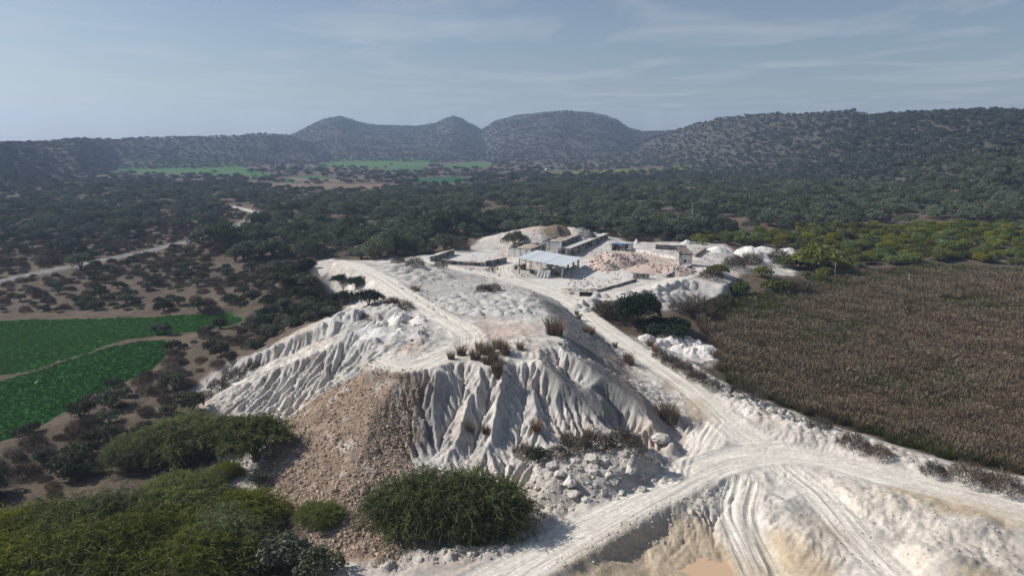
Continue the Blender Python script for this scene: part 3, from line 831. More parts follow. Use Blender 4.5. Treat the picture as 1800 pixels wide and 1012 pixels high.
# ------------------------------------------------------------------ the land mesh: one sheet, finer where it is near
def build_land():
    az = np.concatenate([np.linspace(-180, -46, 36)[:-1], np.linspace(-46, 46, 981), np.linspace(46, 180, 36)[1:-1]])
    az = np.radians(az)
    rr = np.concatenate([[1.5, 8, 16, 24, 32, 38, 43, 47], np.arange(49.5, 118, .31), 118 * 1.0033 ** np.arange(0, 205)])
    rr = np.concatenate([rr, rr[-1] * 1.011 ** np.arange(1, 252)])
    nA, nR = len(az), len(rr)
    A, RRr = np.meshgrid(az, rr)
    x = (RRr * np.sin(A)).ravel(); y = (RRr * np.cos(A)).ravel()
    z = all_z(x, y)
    w = fine_w(x, y)
    inside = w > .02
    hh, which = hill(x, y)
    r = RRr.ravel()
    S = {k: np.where(inside, gsamp(v, FX0, FY0, FST, x, y), 0) for k, v in M.items()}
    wx = x + .8 * fbm(x / 4, y / 4, 3, 620); wy = y + .8 * fbm(x / 4, y / 4, 3, 621)
    f1 = inpoly(FLDQ[0], wx, wy); f2 = inpoly(FLDQ[1], wx, wy)
    S['field'] = np.maximum(f1, f2).astype(float)
    rdt = np.where(inside, gsamp(RDT, FX0, FY0, FST, x, y), 0); rut = np.where(inside, gsamp(RUT, FX0, FY0, FST, x, y), 0)
    rdw = np.where(inside, gsamp(roadw, FX0, FY0, FST, x, y), 0)
    rof = np.where(inside, gsamp(ROFF, FX0, FY0, FST, x, y), 0); ral = np.where(inside, gsamp(RAL, FX0, FY0, FST, x, y), 0)
    near = r < 330
    def nz(sc, o, s):
        v = np.zeros(len(x)); v[near] = fbm(x[near] / sc, y[near] / sc, o, s); return v
    a1 = fbm(x / 23, y / 23, 4, 601); a2 = nz(3.1, 4, 602); a3 = nz(.9, 3, 603); a4 = fbm(x / 90, y / 90, 4, 604)
    c3 = lambda *c: np.array(c)[None, :]
    def mix(C, D, t): return C + (D - C) * np.clip(t, 0, 1)[:, None]
    C = mix(c3(.082, .064, .048), c3(.148, .112, .084), .5 + .9 * a1 + .5 * a2)
    C = mix(C, c3(.07, .062, .04), sst(-.05, .45, a2 + .5 * a3 + .4 * a4) * .75)                 # dry litter
    C = mix(C, c3(.23, .16, .11), sst(.3, .7, a4 + .5 * a1) * .8)                     # bare sandy rises
    # hillsides
    rock = fbm(x / 14, y / 14, 4, 611) + .6 * a4
    Chill = mix(c3(.050, .050, .040), c3(.092, .080, .064), .5 + 1.1 * a1)
    Chill = mix(Chill, c3(.27, .225, .195), sst(.46, .8, rock) * .7)
    C = mix(C, Chill, sst(1.5, 8, hh))
    # white ground
    stk = np.where((x > EX0) & (x < EX0 + EST * (ENX - 1)) & (y > EY0) & (y < EY0 + EST * (ENY - 1)), gsamp(STREAK, EX0, EY0, EST, x, y), 0)
    W = mix(c3(.36, .335, .305), c3(.68, .635, .58), .50 + 1.2 * a2 + .5 * a1 + .6 * a3 + .16 * stk)
    W = mix(W, c3(.40, .38, .35), sst(.0, .4, a1 + .6 * a3 + .1 * stk) * .7)
    W = mix(W, c3(.52, .42, .35), sst(.15, .5, nz(9., 4, 609) + .1 * stk) * .6)
    W = mix(W, c3(.50, .43, .37), sst(.15, .55, nz(6.5, 3, 605)) * .45)
    W = mix(W, c3(.40, .385, .36), S['greyish'] * (.75 + .3 * a3))  # own grey of the tips, and painted shade on the front face
    W = mix(W, c3(.185, .183, .178), S['grey'] * (.95 + .2 * a3))
    W = mix(W, c3(.47, .35, .285), S['pink'] * (.62 + .5 * a2))
    W = mix(W, c3(.44, .345, .235), S['tan'] * (.85 + .4 * a3))
    W = mix(W, c3(.62, .59, .55), S['yardpave'] * .8)
    W = mix(W, c3(.58, .52, .44), S['qheap'] * .7)
    W = mix(W, c3(.33, .27, .20), S['qheap'] * sst(.22, .5, a2 + .4 * a3) * .5)
    W = mix(W, c3(.50, .46, .41), S['pit'] * .5)
    W = mix(W, c3(.34, .28, .22), S['pit'] * sst(.1, .45, a2) * .6)
    rb = mix(c3(.36, .27, .205), c3(.22, .16, .12), .5 + .9 * a3 + .5 * a2)
    rb = mix(rb, c3(.50, .46, .41), sst(.10, .34, nz(4.5, 4, 607)) * .85)
    W = mix(W, rb, S['rubble'])
    W = mix(W, c3(.10, .085, .055), S['lumpy'] * sst(.28, .5, nz(2.2, 4, 606)) * .75)
    road = mix(c3(.71, .665, .59), c3(.54, .50, .44), .42 + .9 * rut + .4 * a3)
    W = mix(W, road, np.maximum(rdw * .9, rdt))
    W = mix(W, c3(.44, .36, .26), rdt * S['tan'] * .7)
    C = mix(C, W, np.maximum(S['white'], rdw))
    C = mix(C, mix(c3(.016, .075, .012), c3(.030, .115, .018), .5 + .7 * a1 + .4 * a3), S['field'])
    C = mix(C, c3(.20, .15, .10), S['field'] * sst(.45, .6, a2 * .8 + a1 * .6) * .6)
    C = mix(C, c3(.15, .115, .08), S['bund'])
    bedm = np.maximum(S['bed'], inpoly(BEDQ, x, y) * (w < .02))
    C = mix(C, mix(c3(.06, .05, .034), c3(.035, .04, .018), .5 + a1), bedm)
    # far fields and asphalt
    cls = np.zeros(len(x), int)
    far = np.zeros(len(x), int)
    for i, q in enumerate(FARF):
        m = inpoly(q, x, y); far[m] = i + 1
    pal = [(.05, .12, .025), (.075, .14, .03), (.07, .13, .03), (.03, .10, .03), (.05, .11, .03), (.02, .085, .035), (.06, .13, .03), (.13, .17, .02), (.08, .14, .03)]
    for i in range(len(FARF)):
        m = (far == i + 1) & (hh < 6)
        C[m] = np.array(pal[i])[None, :] * (1 + .25 * a1[m])[:, None]
    for q in BAREF:
        m = inpoly(q, x, y); C[m] = (np.array([.17, .125, .09])[None, :] * (1 + .3 * a1[m])[:, None])
    da, offa, ala, _ = pdist(ASW[0], x, y)
    sh = 1 - sst(ASW[1], ASW[1] + 2.5, da)
    C = mix(C, c3(.20, .15, .11), sh * .6)
    asph = da < ASW[1]
    conc = ala > np.interp(0.70, [0, 1], [0, ala.max()])
    C[asph] = np.where(conc[asph][:, None], c3(.50, .48, .44), c3(.20, .20, .20)) * (1 + .2 * a1[asph])[:, None]
    grain = .42 + .5 * S['rubble'] + .5 * S['pit'] + .2 * S['tan'] + .25 * S['berm'] + .25 * S['grey'] + .25 * (1 - S['white']) * near
    grain = np.where(rdt > .5, .22, grain); grain = np.where(asph, .05, grain)
    grain = np.where(r > 400, .15, grain)
    # classes
    cls[which == 1] = 1; cls[which == 2] = 2; cls[which == 3] = 3
    wm = S['white'] > .5
    cls[wm] = 4
    cls[wm & ((S['tan'] > .5) | (S['qheap'] > .5))] = 5
    cls[wm & (S['rubble'] > .5)] = 6
    cls[wm & (S['yardpave'] > .5)] = 7
    cls[rdt > .5] = 8
    cls[asph] = 9
    fld = S['field'] > .5
    cls[fld] = 10
    cls[bedm > .5] = 12
    cls[f2] = 11
    for i in range(len(FARF)): cls[(far == i + 1) & (hh < 6)] = 20 + i
    i0 = (np.arange(nR - 1)[:, None] * nA + np.arange(nA)[None, :])
    i1 = (np.arange(nR - 1)[:, None] * nA + (np.arange(nA)[None, :] + 1) % nA)
    q = np.stack([i0, i1, i1 + nA, i0 + nA], -1).reshape(-1, 4)
    V = np.stack([x, y, z], 1)
    fc = cls[q[:, 0]]
    nm = {0: ('ground', 'dry brown scrubland ground with sandy bare patches'), 1: ('hill', 'far blue-grey wooded hills with two peaks and a broad dome'),
          2: ('hill', 'long wooded hillside with pale rock patches rising on one side'), 3: ('hill', 'low wooded ridge beyond the scrub and asphalt road'),
          4: ('spoil_heap', 'large white powder spoil heap cut by rain rills'), 5: ('quarry_floor', 'pale churned quarry floor with tan wet patches below the road'),
          6: ('rubble_slope', 'tan stony rubble slope on the front of the white heap'), 7: ('yard', 'pale paved works yard around the metal roofed shed'),
          8: ('dirt_road', 'white rutted haul roads crossing the quarry'), 9: ('asphalt_road', 'narrow grey road winding through brown scrub'),
          10: ('green_field', 'upper bright green crop field beyond the earth bund'), 11: ('green_field', 'lower dark green crop field with rounded tip before the bund'),
          12: ('marsh_bed', 'dark marsh soil under the brown reeds')}
    fl = ['wide pale green field at the foot of the wooded ridge', 'narrow light green strip behind the wide far field', 'small green field below the twin peaks', 'dark green field strip beside bare brown ground',
          'green field patch among the valley trees', 'dark green small field nearest in the valley', 'bright green field patch below the broad dome hill', 'long yellow green field strip at the valley edge', 'tiny green field at the foot of the far hill']
    for i, t in enumerate(fl): nm[20 + i] = ('farm_field', t)
    for k, (name, lab) in nm.items():
        m = fc == k
        if not m.any(): continue
        f = q[m]
        used = np.unique(f)
        mp = np.full(len(V), -1, np.int32); mp[used] = np.arange(len(used), dtype=np.int32)
        me = mesh_np(name, V[used], [mp[f]], LAND, True, {'Col': np.clip(C[used], 0, 1), 'grain': grain[used], 'track': rdt[used], 'across': rof[used], 'along': ral[used]})
        tag(link(name, me), lab, None, None, 'structure')
    print('land', len(V), len(q))
build_land()
# ------------------------------------------------------------------ plants: meshes
def unit(v): return v / (np.linalg.norm(v, axis=-1, keepdims=True) + 1e-9)
def cards(name, c, nrm, up, ln, wd, tint, mat):
    """one kite-shaped leaf clump per row"""
    a = unit(np.cross(nrm, up)); b = unit(np.cross(a, nrm))
    p = np.stack([c - b * ln[:, None] * .5, c + a * wd[:, None] * .5 + b * ln[:, None] * .08, c + b * ln[:, None] * .5, c - a * wd[:, None] * .5 + b * ln[:, None] * .02], 1)
    n = len(c)
    return mesh_np(name, p.reshape(-1, 3), [np.arange(n * 4).reshape(n, 4)], mat, False, {'tint': np.repeat(np.clip(tint, 0, 1), 4)})
def lobed_crown(name, mat, seed, lobes, n, ln, up_bias=.35, shell=(.72, 1.05), low=-.25):
    """leaf clumps spread over the upper shells of several lobes (x,y,z,rx,ry,rz)"""
    g = np.random.default_rng(seed)
    L = np.array(lobes, float)
    wt = L[:, 3] * L[:, 4]; k = g.choice(len(L), n, p=wt / wt.sum())
    d = unit(g.standard_normal((n, 3))); d[:, 2] = np.where(d[:, 2] < low, -d[:, 2] * .6, d[:, 2])
    r = g.uniform(*shell, n)
    c = L[k, :3] + d * L[k, 3:6] * r[:, None]
    c += g.normal(0, .06, (n, 3)) * L[k, 3:4]
    c[:, 2] = np.maximum(c[:, 2], .08)
    nrm = unit(d * .5 + g.standard_normal((n, 3)) * .65 + np.array([0, 0, up_bias]))
    s = ln * g.uniform(.6, 1.35, n)
    lt = g.random(len(L))
    tint = .55 * lt[k] + .45 * g.random(n)
    return cards(name, c, nrm, unit(g.standard_normal((n, 3))), s, s * .62, tint, mat)
def stems(name, mat, seed, tops, r0, base_spread=.1, n=5):
    g = random.Random(seed); m = MB()
    for t in tops:
        b = (g.uniform(-1, 1) * base_spread, g.uniform(-1, 1) * base_spread, -.3)
        mid = (t[0] * .35 + g.uniform(-.2, .2), t[1] * .35 + g.uniform(-.2, .2), t[2] * .5)
        m.tube([b, mid, t], [r0, r0 * .62, r0 * .18], n, False)
    return m.mesh(name, mat, True)

BARK = simple('bark', (.09, .07, .055), (.16, .13, .105), 6, .95)
L_ACACIA = leaf_mat('acacia_leaves', (.052, .070, .044), (.160, .185, .108), .2, .38, .025)
L_FAR = leaf_mat('far_leaves', (.044, .055, .040), (.110, .124, .082), .15, .45, .03)
L_SCRUB = leaf_mat('scrub_leaves', (.052, .062, .040), (.130, .142, .088), .15, .4, .02)
L_FEATHER = leaf_mat('feather_leaves', (.034, .056, .018), (.235, .260, .060), .30, .22, .02, (.17, .13, .09))
L_YELLOW = leaf_mat('yellow_green_leaves', (.060, .095, .020), (.190, .205, .042), .25, .35, .045)
L_DARK = leaf_mat('dark_leaves', (.022, .034, .022), (.055, .075, .042), .15, .25, .02)
L_DRY = leaf_mat('dry_twigs', (.060, .048, .038), (.155, .122, .095), .1, .35, .01)
L_STRAW = leaf_mat('straw', (.13, .095, .065), (.30, .225, .15), .15, .3, .015)
L_REED = leaf_mat('reed_blades', (.062, .052, .030), (.190, .148, .100), .15, .28, .02)
L_REEDG = leaf_mat('green_reed_blades', (.036, .050, .018), (.115, .125, .042), .2, .3, .03)

def umbrella(seed, W, h, n, ln, mat, nm='crown'):
    g = random.Random(seed); lobes = []
    k = g.randint(9, 13)
    for i in range(k):
        a = i * 2.4 + g.uniform(-.3, .3); r = W * .42 * math.sqrt((i + .3) / k)
        lobes.append((math.cos(a) * r, math.sin(a) * r, h * (.72 - .34 * (r / (W * .45)) ** 2) + g.uniform(-.08, .10) * h, W * g.uniform(.13, .21), W * g.uniform(.13, .21), h * g.uniform(.20, .31)))
    me = lobed_crown(nm, mat, seed, lobes, n, ln, low=-.45)
    st = stems('trunk', BARK, seed, [(l[0], l[1], l[2]) for l in lobes[:7]], .22)
    return me, st
def roundbush(seed, W, h, n, ln, mat):
    g = random.Random(seed); lobes = []
    for i in range(g.randint(6, 9)):
        a = i * 2.4 + g.uniform(-.4, .4); r = W * .33 * math.sqrt(i / 8)
        lobes.append((math.cos(a) * r, math.sin(a) * r, h * (.52 - .25 * (r / (W * .4)) ** 2), W * g.uniform(.16, .25), W * g.uniform(.16, .25), h * g.uniform(.3, .45)))
    me = lobed_crown('crown', mat, seed, lobes, n, ln, .25)
    st = stems('trunk', BARK, seed, [(l[0], l[1], l[2]) for l in lobes[:5]], .1)
    return me, st
def ribbons(name, mat, P, wd, tint, twist=None, g=None):
    """P (n,k,3) centre lines -> flat tapering strips"""
    n, k, _ = P.shape
    d = unit(P[:, -1] - P[:, 0])
    side = unit(np.cross(d, unit(g.standard_normal((n, 3)))))
    w = wd[:, None] * np.linspace(1, .25, k)[None, :]
    A = P + side[:, None, :] * w[:, :, None] * .5; B = P - side[:, None, :] * w[:, :, None] * .5
    V = np.stack([A, B], 2).reshape(n * k * 2, 3)
    base = (np.arange(n) * k * 2)[:, None] + (np.arange(k - 1) * 2)[None, :]
    q = np.stack([base, base + 1, base + 3, base + 2], -1).reshape(-1, 4)
    tt = np.clip(tint, 0, 1)
    if tt.ndim == 1: tt = np.repeat(tt[:, None], k, 1)
    return V, q, np.repeat(tt.reshape(-1), 2)
def join(name, mat, parts, smooth=False):
    V, Q, T, o = [], [], [], 0
    for v, q, t in parts:
        V.append(v); Q.append(q + o); T.append(t); o += len(v)
    return mesh_np(name, np.concatenate(V), [np.concatenate(Q)], mat, smooth, {'tint': np.concatenate(T)})
def feather(seed, lobes, n, L, mat, leaflets=7, wd=.085):
    """arching feathery sprays that droop at the tips"""
    g = np.random.default_rng(seed)
    Lb = np.array(lobes, float)
    wt = Lb[:, 3] * Lb[:, 4]; k = g.choice(len(Lb), n, p=wt / wt.sum())
    d = unit(g.standard_normal((n, 3))); d[:, 2] = np.where(d[:, 2] < -.35, -d[:, 2] * .7, d[:, 2]); d = unit(d)
    s0 = Lb[k, :3] + d * Lb[k, 3:6] * (.92 * g.uniform(.2, 1.1, n) ** .6)[:, None]
    out = unit(d * np.array([1, 1, .45]) + g.normal(0, .38, (n, 3)))
    ln = L * (.4 + 1.3 * g.random(n) ** 2.2)
    ts = np.linspace(0, 1, 5)
    P = s0[:, None, :] + out[:, None, :] * (ln[:, None] * ts[None, :])[:, :, None]
    P[:, :, 2] += (ln[:, None] * (.28 * ts - .62 * ts ** 2)[None, :])
    P[:, :, 2] = np.maximum(P[:, :, 2], .05)
    base = .55 * g.random(len(Lb))[k] + .45 * g.random(n)
    dead = g.random(n) < .035 + .22 * (g.random(len(Lb))[k] < .12)
    base = np.where(dead, 0, .06 + .94 * base)
    tw = np.where(dead[:, None], 0, np.clip(base[:, None] * .75 + .25 * ts[None, :], .06, 1))
    parts = [ribbons('', None, P, np.full(n, wd), tw, g=g)]
    for j in range(leaflets):
        f = (j + .6) / (leaflets + .3); i0 = min(3, int(f * 4)); fr = f * 4 - i0
        c = P[:, i0] * (1 - fr) + P[:, i0 + 1] * fr
        ax = unit(P[:, i0 + 1] - P[:, i0])
        sd = unit(np.cross(ax, unit(g.standard_normal((n, 3)) + np.array([0, 0, 1.2])))) * (1 if j % 2 else -1)
        e = c + (sd * .8 + ax * .55 + np.array([0, 0, -.18])) * (ln * g.uniform(.22, .38, n))[:, None]
        parts.append(ribbons('', None, np.stack([c, (c + e) / 2 + np.array([0, 0, .02]), e], 1), np.full(n, wd * 1.25), np.where(dead, 0, np.clip(base * .7 + .3 * g.random(n), .06, 1)), g=g))
    return join('crown', mat, parts)
def twiggy(seed, W, h, n, mat, ln=.7, wd=.05):
    g = np.random.default_rng(seed)
    a = g.uniform(0, 2 * math.pi, n); r = np.sqrt(g.random(n)) * W * .5
    z = h * np.sqrt(np.clip(1 - (r / (W * .52)) ** 2, 0, 1)) * g.uniform(.25, 1.0, n)
    c = np.stack([np.cos(a) * r, np.sin(a) * r, z], 1)
    out = unit(np.stack([np.cos(a) * r / W, np.sin(a) * r / W, .35 + .4 * g.random(n)], 1) + g.normal(0, .4, (n, 3)))
    ll = ln * g.uniform(.5, 1.2, n)
    ts = np.linspace(0, 1, 3)
    P = c[:, None, :] + out[:, None, :] * (ll[:, None] * (ts - .4)[None, :])[:, :, None] + g.normal(0, .05, (n, 3, 3))
    P[:, :, 2] = np.maximum(P[:, :, 2], 0)
    return join('twigs', mat, [ribbons('', None, P, np.full(n, wd), g.random(n), g=g)])
def tuft(seed, W, h, n, mat, wd=.05, plume=0, name='blades', lean=.35):
    g = np.random.default_rng(seed)
    a = g.uniform(0, 2 * math.pi, n); r = np.sqrt(g.random(n)) * W * .38
    b = np.stack([np.cos(a) * r, np.sin(a) * r, np.full(n, -.1)], 1)
    out = np.stack([np.cos(a), np.sin(a), np.zeros(n)], 1) * (lean * g.uniform(.1, 1, n))[:, None] + g.normal(0, .10, (n, 3)) * np.array([1, 1, 0])
    hh = h * g.uniform(.55, 1.1, n)
    ts = np.linspace(0, 1, 4)
    P = b[:, None, :] + out[:, None, :] * (hh[:, None] * ts[None, :] ** 1.7)[:, :, None]
    P[:, :, 2] += hh[:, None] * (ts - .12 * ts ** 3)[None, :]
    base = g.random(n)
    tw = np.clip(base[:, None] * .6 + (.45 * ts ** 2)[None, :], 0, 1)
    parts = [ribbons('', None, P, np.full(n, wd), tw, g=g)]
    if plume:
        m = int(n * plume); sel = g.choice(n, m, replace=False)
        tip = P[sel, -1]; dr = unit(P[sel, -1] - P[sel, -2])
        Q = np.stack([tip - dr * .05, tip + dr * .16, tip + dr * .36 + np.array([0, 0, -.03])], 1)
        parts.append(ribbons('', None, Q, np.full(m, .10), np.full(m, .95), g=g))
    return join(name, mat, parts)

random.seed(5)
ACACIA = [umbrella(100 + i, 10.5, random.uniform(5.2, 6.6), 1900, .62, L_ACACIA) for i in range(6)]
FARTREE = [umbrella(140 + i, 8.5, random.uniform(4.6, 5.6), 300, 1.25, L_FAR) for i in range(5)]
SCRUB = [roundbush(160 + i, 4.6, random.uniform(2.4, 3.2), 1150, .34, L_SCRUB) for i in range(5)]
YELLOW = [roundbush(180 + i, 7.0, random.uniform(3.2, 4.2), 2000, .44, L_YELLOW) for i in range(5)]
DRY = [twiggy(200 + i, 3.0, random.uniform(1.3, 1.8), 620, L_DRY) for i in range(4)]
TUFT = [tuft(220 + i, 1.3, 1.7, 190, L_STRAW, .05) for i in range(3)]
def lob(seed, W, D, h, k):
    g = random.Random(seed); out = []
    for i in range(k):
        a = i * 2.4 + g.uniform(-.5, .5); r = math.sqrt((i + .2) / k)
        out.append((math.cos(a) * r * W * .36, math.sin(a) * r * D * .36, h * (.58 - .28 * r * r) + g.uniform(-.05, .08) * h, W * g.uniform(.13, .22), D * g.uniform(.15, .24), h * g.uniform(.26, .4)))
    return out
FEATHER = []
for i in range(4):
    lb = lob(240 + i, 14.0, 12.5, 6.0, 13)
    FEATHER.append((feather(240 + i, lb, 3700, 1.75, L_FEATHER, 8, .085), stems('trunk', BARK, 240 + i, [l[:3] for l in lb[:8]], .14, .6)))

def plant(name, pair, loc, rz, sc, label, cat, group=None, stem=True, sub='crown'):
    t = thing(name, label, cat, loc, rz, group, sc)
    link(sub, pair[0], t)
    if stem and pair[1]: link('trunk', pair[1], t)
    return t

# ------------------------------------------------------------------ many copies as one object (only for what is past the count of individuals)
def instancer(name, label, P, rz, sc, ix, protos):
    me = bpy.data.meshes.new(name)
    me.vertices.add(len(P)); me.vertices.foreach_set('co', np.asarray(P, np.float32).ravel())
    a = me.attributes.new('rz', 'FLOAT', 'POINT'); a.data.foreach_set('value', np.asarray(rz, np.float32))
    a = me.attributes.new('sc', 'FLOAT_VECTOR', 'POINT')
    s = np.asarray(sc, np.float32)
    if s.ndim == 1: s = np.repeat(s[:, None], 3, 1)
    a.data.foreach_set('vector', s.ravel())
    a = me.attributes.new('ix', 'INT', 'POINT'); a.data.foreach_set('value', np.asarray(ix, np.int32))
    o = link(name, me)
    ng = bpy.data.node_groups.new(name, 'GeometryNodeTree')
    ng.interface.new_socket('Geometry', in_out='INPUT', socket_type='NodeSocketGeometry')
    ng.interface.new_socket('Geometry', in_out='OUTPUT', socket_type='NodeSocketGeometry')
    n, l = ng.nodes, ng.links
    gi = n.new('NodeGroupInput'); go = n.new('NodeGroupOutput')
    jn = n.new('GeometryNodeJoinGeometry')
    for p in protos:
        oi = n.new('GeometryNodeObjectInfo'); oi.transform_space = 'ORIGINAL'
        oi.inputs['Object'].default_value = p; oi.inputs['As Instance'].default_value = True
        l.new(oi.outputs['Geometry'], jn.inputs[0])
    ip = n.new('GeometryNodeInstanceOnPoints')
    ip.inputs['Pick Instance'].default_value = True
    l.new(gi.outputs[0], ip.inputs['Points']); l.new(jn.outputs[0], ip.inputs['Instance'])
    def na(nm, ty):
        q = n.new('GeometryNodeInputNamedAttribute'); q.data_type = ty; q.inputs['Name'].default_value = nm; return q.outputs['Attribute']
    l.new(na('ix', 'INT'), ip.inputs['Instance Index'])
    cx = n.new('ShaderNodeCombineXYZ'); l.new(na('rz', 'FLOAT'), cx.inputs['Z'])
    er = n.new('FunctionNodeEulerToRotation'); l.new(cx.outputs[0], er.inputs[0]); l.new(er.outputs[0], ip.inputs['Rotation'])
    l.new(na('sc', 'FLOAT_VECTOR'), ip.inputs['Scale'])
    l.new(ip.outputs[0], go.inputs[0])
    md = o.modifiers.new('scatter', 'NODES'); md.node_group = ng
    tag(o, label, None, None, 'stuff')
    return o

# ------------------------------------------------------------------ plants: where
def jitter(x0, x1, y0, y1, cell, seed):
    g = np.random.default_rng(seed)
    nx, ny = int((x1 - x0) / cell), int((y1 - y0) / cell)
    i, j = np.meshgrid(np.arange(nx), np.arange(ny))
    x = x0 + (i + g.random(i.shape)) * cell; y = y0 + (j + g.random(i.shape)) * cell
    x, y = x.ravel(), y.ravel()
    return x, y, g
def infr(x, y, m=1.0):
    return (np.abs(np.arctan2(x, y)) < R(42.0) * m) & (y > 20)
def seen(x, y):
    return np.where(np.abs(np.arctan2(x, y)) < R(37), 1.0, .15)
def keep_off(x, y):
    """True where nothing may grow: white ground, roads, fields"""
    w = fine_w(x, y) > .05
    off = w & (np.maximum(gsamp(M['white'], FX0, FY0, FST, x, y), gsamp(roadw, FX0, FY0, FST, x, y)) > .3)
    for q in FLDQ: off |= inpoly(q, x, y)
    off |= pdist(ASW[0], x, y)[0] < 5.0
    off |= inpoly(BEDQ, x, y)
    return off
Q_WOOD = wpoly([(430,470),(520,452),(690,456),(780,446),(825,432,4.2),(860,412,4.2),(910,408,4.2),(1040,408,4.2),(1075,412,4.2),(1110,424),(1200,427),(1225,421),(1290,412),(1450,400),(1900,402),(2300,330),(2300,296),(1500,300),(1200,313),(950,326),(700,345),(560,352),(470,378),(452,400),(385,440)])
Q_LEFT = wpoly([(-400,432),(150,425),(225,408),(330,392),(400,372),(470,350),(560,333),(480,326),(400,322),(-400,312)])
Q_OPEN = wpoly([(-400,545),(0,540),(330,470),(420,440),(470,400),(455,370),(400,372),(330,392),(225,410),(100,432),(-400,440)])
Q_GREEN = wpoly([(1225,432),(1215,418),(1290,410),(1400,404),(1560,400),(1800,396),(2200,396),(2200,468),(1800,466),(1640,460),(1500,478),(1420,505),(1395,470),(1415,440),(1290,428)])
Q_SCRUB = wpoly([(-400,556),(0,552),(250,548),(408,545),(440,560),(420,578),(310,592),(330,612),(430,600),(560,562),(604,545),(612,528),(575,505),(545,470),(430,472),(330,470),(0,548)])
Q_THICK = wpoly([(-400,960),(0,776),(90,737),(150,706),(200,680),(270,650),(300,612),(330,595),(430,575),(520,575),(430,626),(370,652),(335,690),(340,715),(260,750),(240,810),(150,870),(0,905),(-300,1030)])

# how a plant among many is told apart: its size, and the landmark it stands nearest to
MARKS = [(n_, *hit(px, py)[:2]) for n_, px, py in (('metal roofed shed', 965, 480), ('bend of the asphalt road', 450, 378), ('near stretch of asphalt road', 250, 446), ('far end of the pale road', 400, 360), ('top of the white heap', 560, 470),
    ('pale pole left in the wood', 660, 412), ('white rear heap', 950, 398), ('pale pole above the thicket', 1216, 388), ('stony white heaps', 1325, 445), ('marsh corner', 1500, 478), ('far brown plot', 560, 322), ('long yellow field strip', 1080, 305),
    ('foot of the long hillside', 1600, 345), ('upper crop field', 200, 560), ('open brown flat', 120, 430), ('picture edge of the scrub plain', 20, 380), ('picture edge of the marsh thicket', 1780, 430), ('row of far field trees', 480, 330), ('thorny bank by the lower field', 120, 750), ('tip of the lower field', 300, 612), ('tip of the upper field', 430, 566), ('back ridge of the white fan', 460, 610), ('gap above the green thicket', 180, 800), ('scrub gully beside the heap', 540, 530), ('brown hummocks above the field', 230, 510), ('middle of the dark wood', 800, 360), ('eastern wood', 1400, 370))]
def where_label(kind, x, y, s, a, b):
    d = [math.hypot(x - m_[1], (y - m_[2]) * .75) for m_ in MARKS]; k = int(np.argmin(d)); nm, mx, my = MARKS[k]
    size = 'small' if s < a else ('large' if s > b else 'middling')
    dist = 'close' if d[k] < 14 else ('near' if d[k] < 34 else 'further off')
    side = 'beyond' if y > my + 12 else ('before' if y < my - 12 else 'alongside')
    nm2 = {'eastern wood': 'wood past the hut', 'middle of the dark wood': 'middle of the dark wood', 'pale pole left in the wood': 'pale pole by the heap'}.get(nm, nm)
    lat = 'sunny side' if x < mx else 'shaded side'
    return f'{size} dark {kind} {side} the {nm2}, {dist}, {lat}', f'{kind}{"es" if kind.endswith("sh") else "s"} around the {nm2}'
def shrub_label(x, y, s):
    e = pdist(np.hstack([BEDQ[3:8], np.zeros((5, 1))]), np.array([x]), np.array([y]))[0][0]
    row = 'on the reed edge' if e < 6 else ('in the middle' if e < 25 else 'on the wooded far side')
    size = 'low' if s < .72 else ('tall' if s > 1.0 else 'middling')
    part = ['near the stony heaps', 'beside the tall joining bush', 'by the lone marsh pole', 'past the lone marsh pole', 'before the crossarm pole', 'opposite the crossarm pole', 'past the crossarm pole', 'at its outer end'][int(np.clip((x - 70) / 16, 0, 7))]
    return f'{size} yellow-green shrub {row} of the thicket, {part}', 'shrub', 'shrubs of the green thicket'
# woodland trees
x, y, g = jitter(-900, 900, 120, 1060, 7.6, 31)
r = np.hypot(x, y)
ok = infr(x, y, 1.08) & ~keep_off(x, y)
far_f = np.zeros(len(x), bool)
for q in FARF + BAREF: far_f |= inpoly(q, x, y)
pr = np.where(inpoly(Q_WOOD, x, y), .74, np.where(inpoly(Q_LEFT, x, y), .72, np.where(inpoly(Q_OPEN, x, y), .06, np.where(r > 850, .22, np.where(r > 330, .46, 0)))))
pr = pr * np.clip(1.0 + 2.3 * fbm(x / 30, y / 30, 3, 701), .06, 1.3)
pr = np.where(inpoly(Q_GREEN, x, y), .0, pr)
ok &= (g.random(len(x)) < pr) & ~(far_f & (g.random(len(x)) > .02))
x, y, r = x[ok], y[ok], r[ok]
z = all_z(x, y) - .15
sc = g.uniform(.55, 1.12, len(x)) * np.where(r > 600, .92, 1.0) * np.where((x < 0) & (r > 330) & ~inpoly(Q_WOOD, x, y), .8, 1)
rzs = g.uniform(0, 6.28, len(x)); ix = g.integers(0, 6, len(x))
order = np.argsort(-(sc / r) * seen(x, y))
NI = 262
for i in order[:NI]:
    if x[i] < -60 and y[i] > 150 and not (inpoly(Q_WOOD, np.array([x[i]]), np.array([y[i]]))[0]):
        lb, gr = 'dark flat-topped acacia tree in the brown scrub beyond the asphalt road', 'acacias beyond the asphalt road'
    elif x[i] > 75:
        lb, gr = 'dark green acacia in the woodland between green thicket and long hillside', 'acacias on the rising wooded side'
    elif y[i] < 320:
        lb, gr = 'broad umbrella-crowned acacia close behind the white spoil heap and works', 'acacias close behind the works'
    else:
        lb, gr = 'dark umbrella-crowned acacia deep in the woodland past the works', 'acacias deep in the woodland'
    lb, gr = where_label('acacia', x[i], y[i], sc[i], .72, .95)
    plant('acacia_tree', ACACIA[ix[i]], (x[i], y[i], z[i]), rzs[i], sc[i], lb, 'tree', gr)
rest = order[NI:]
ac_protos = [o for o in COL.objects if o.name.startswith('crown')]
pro = {}
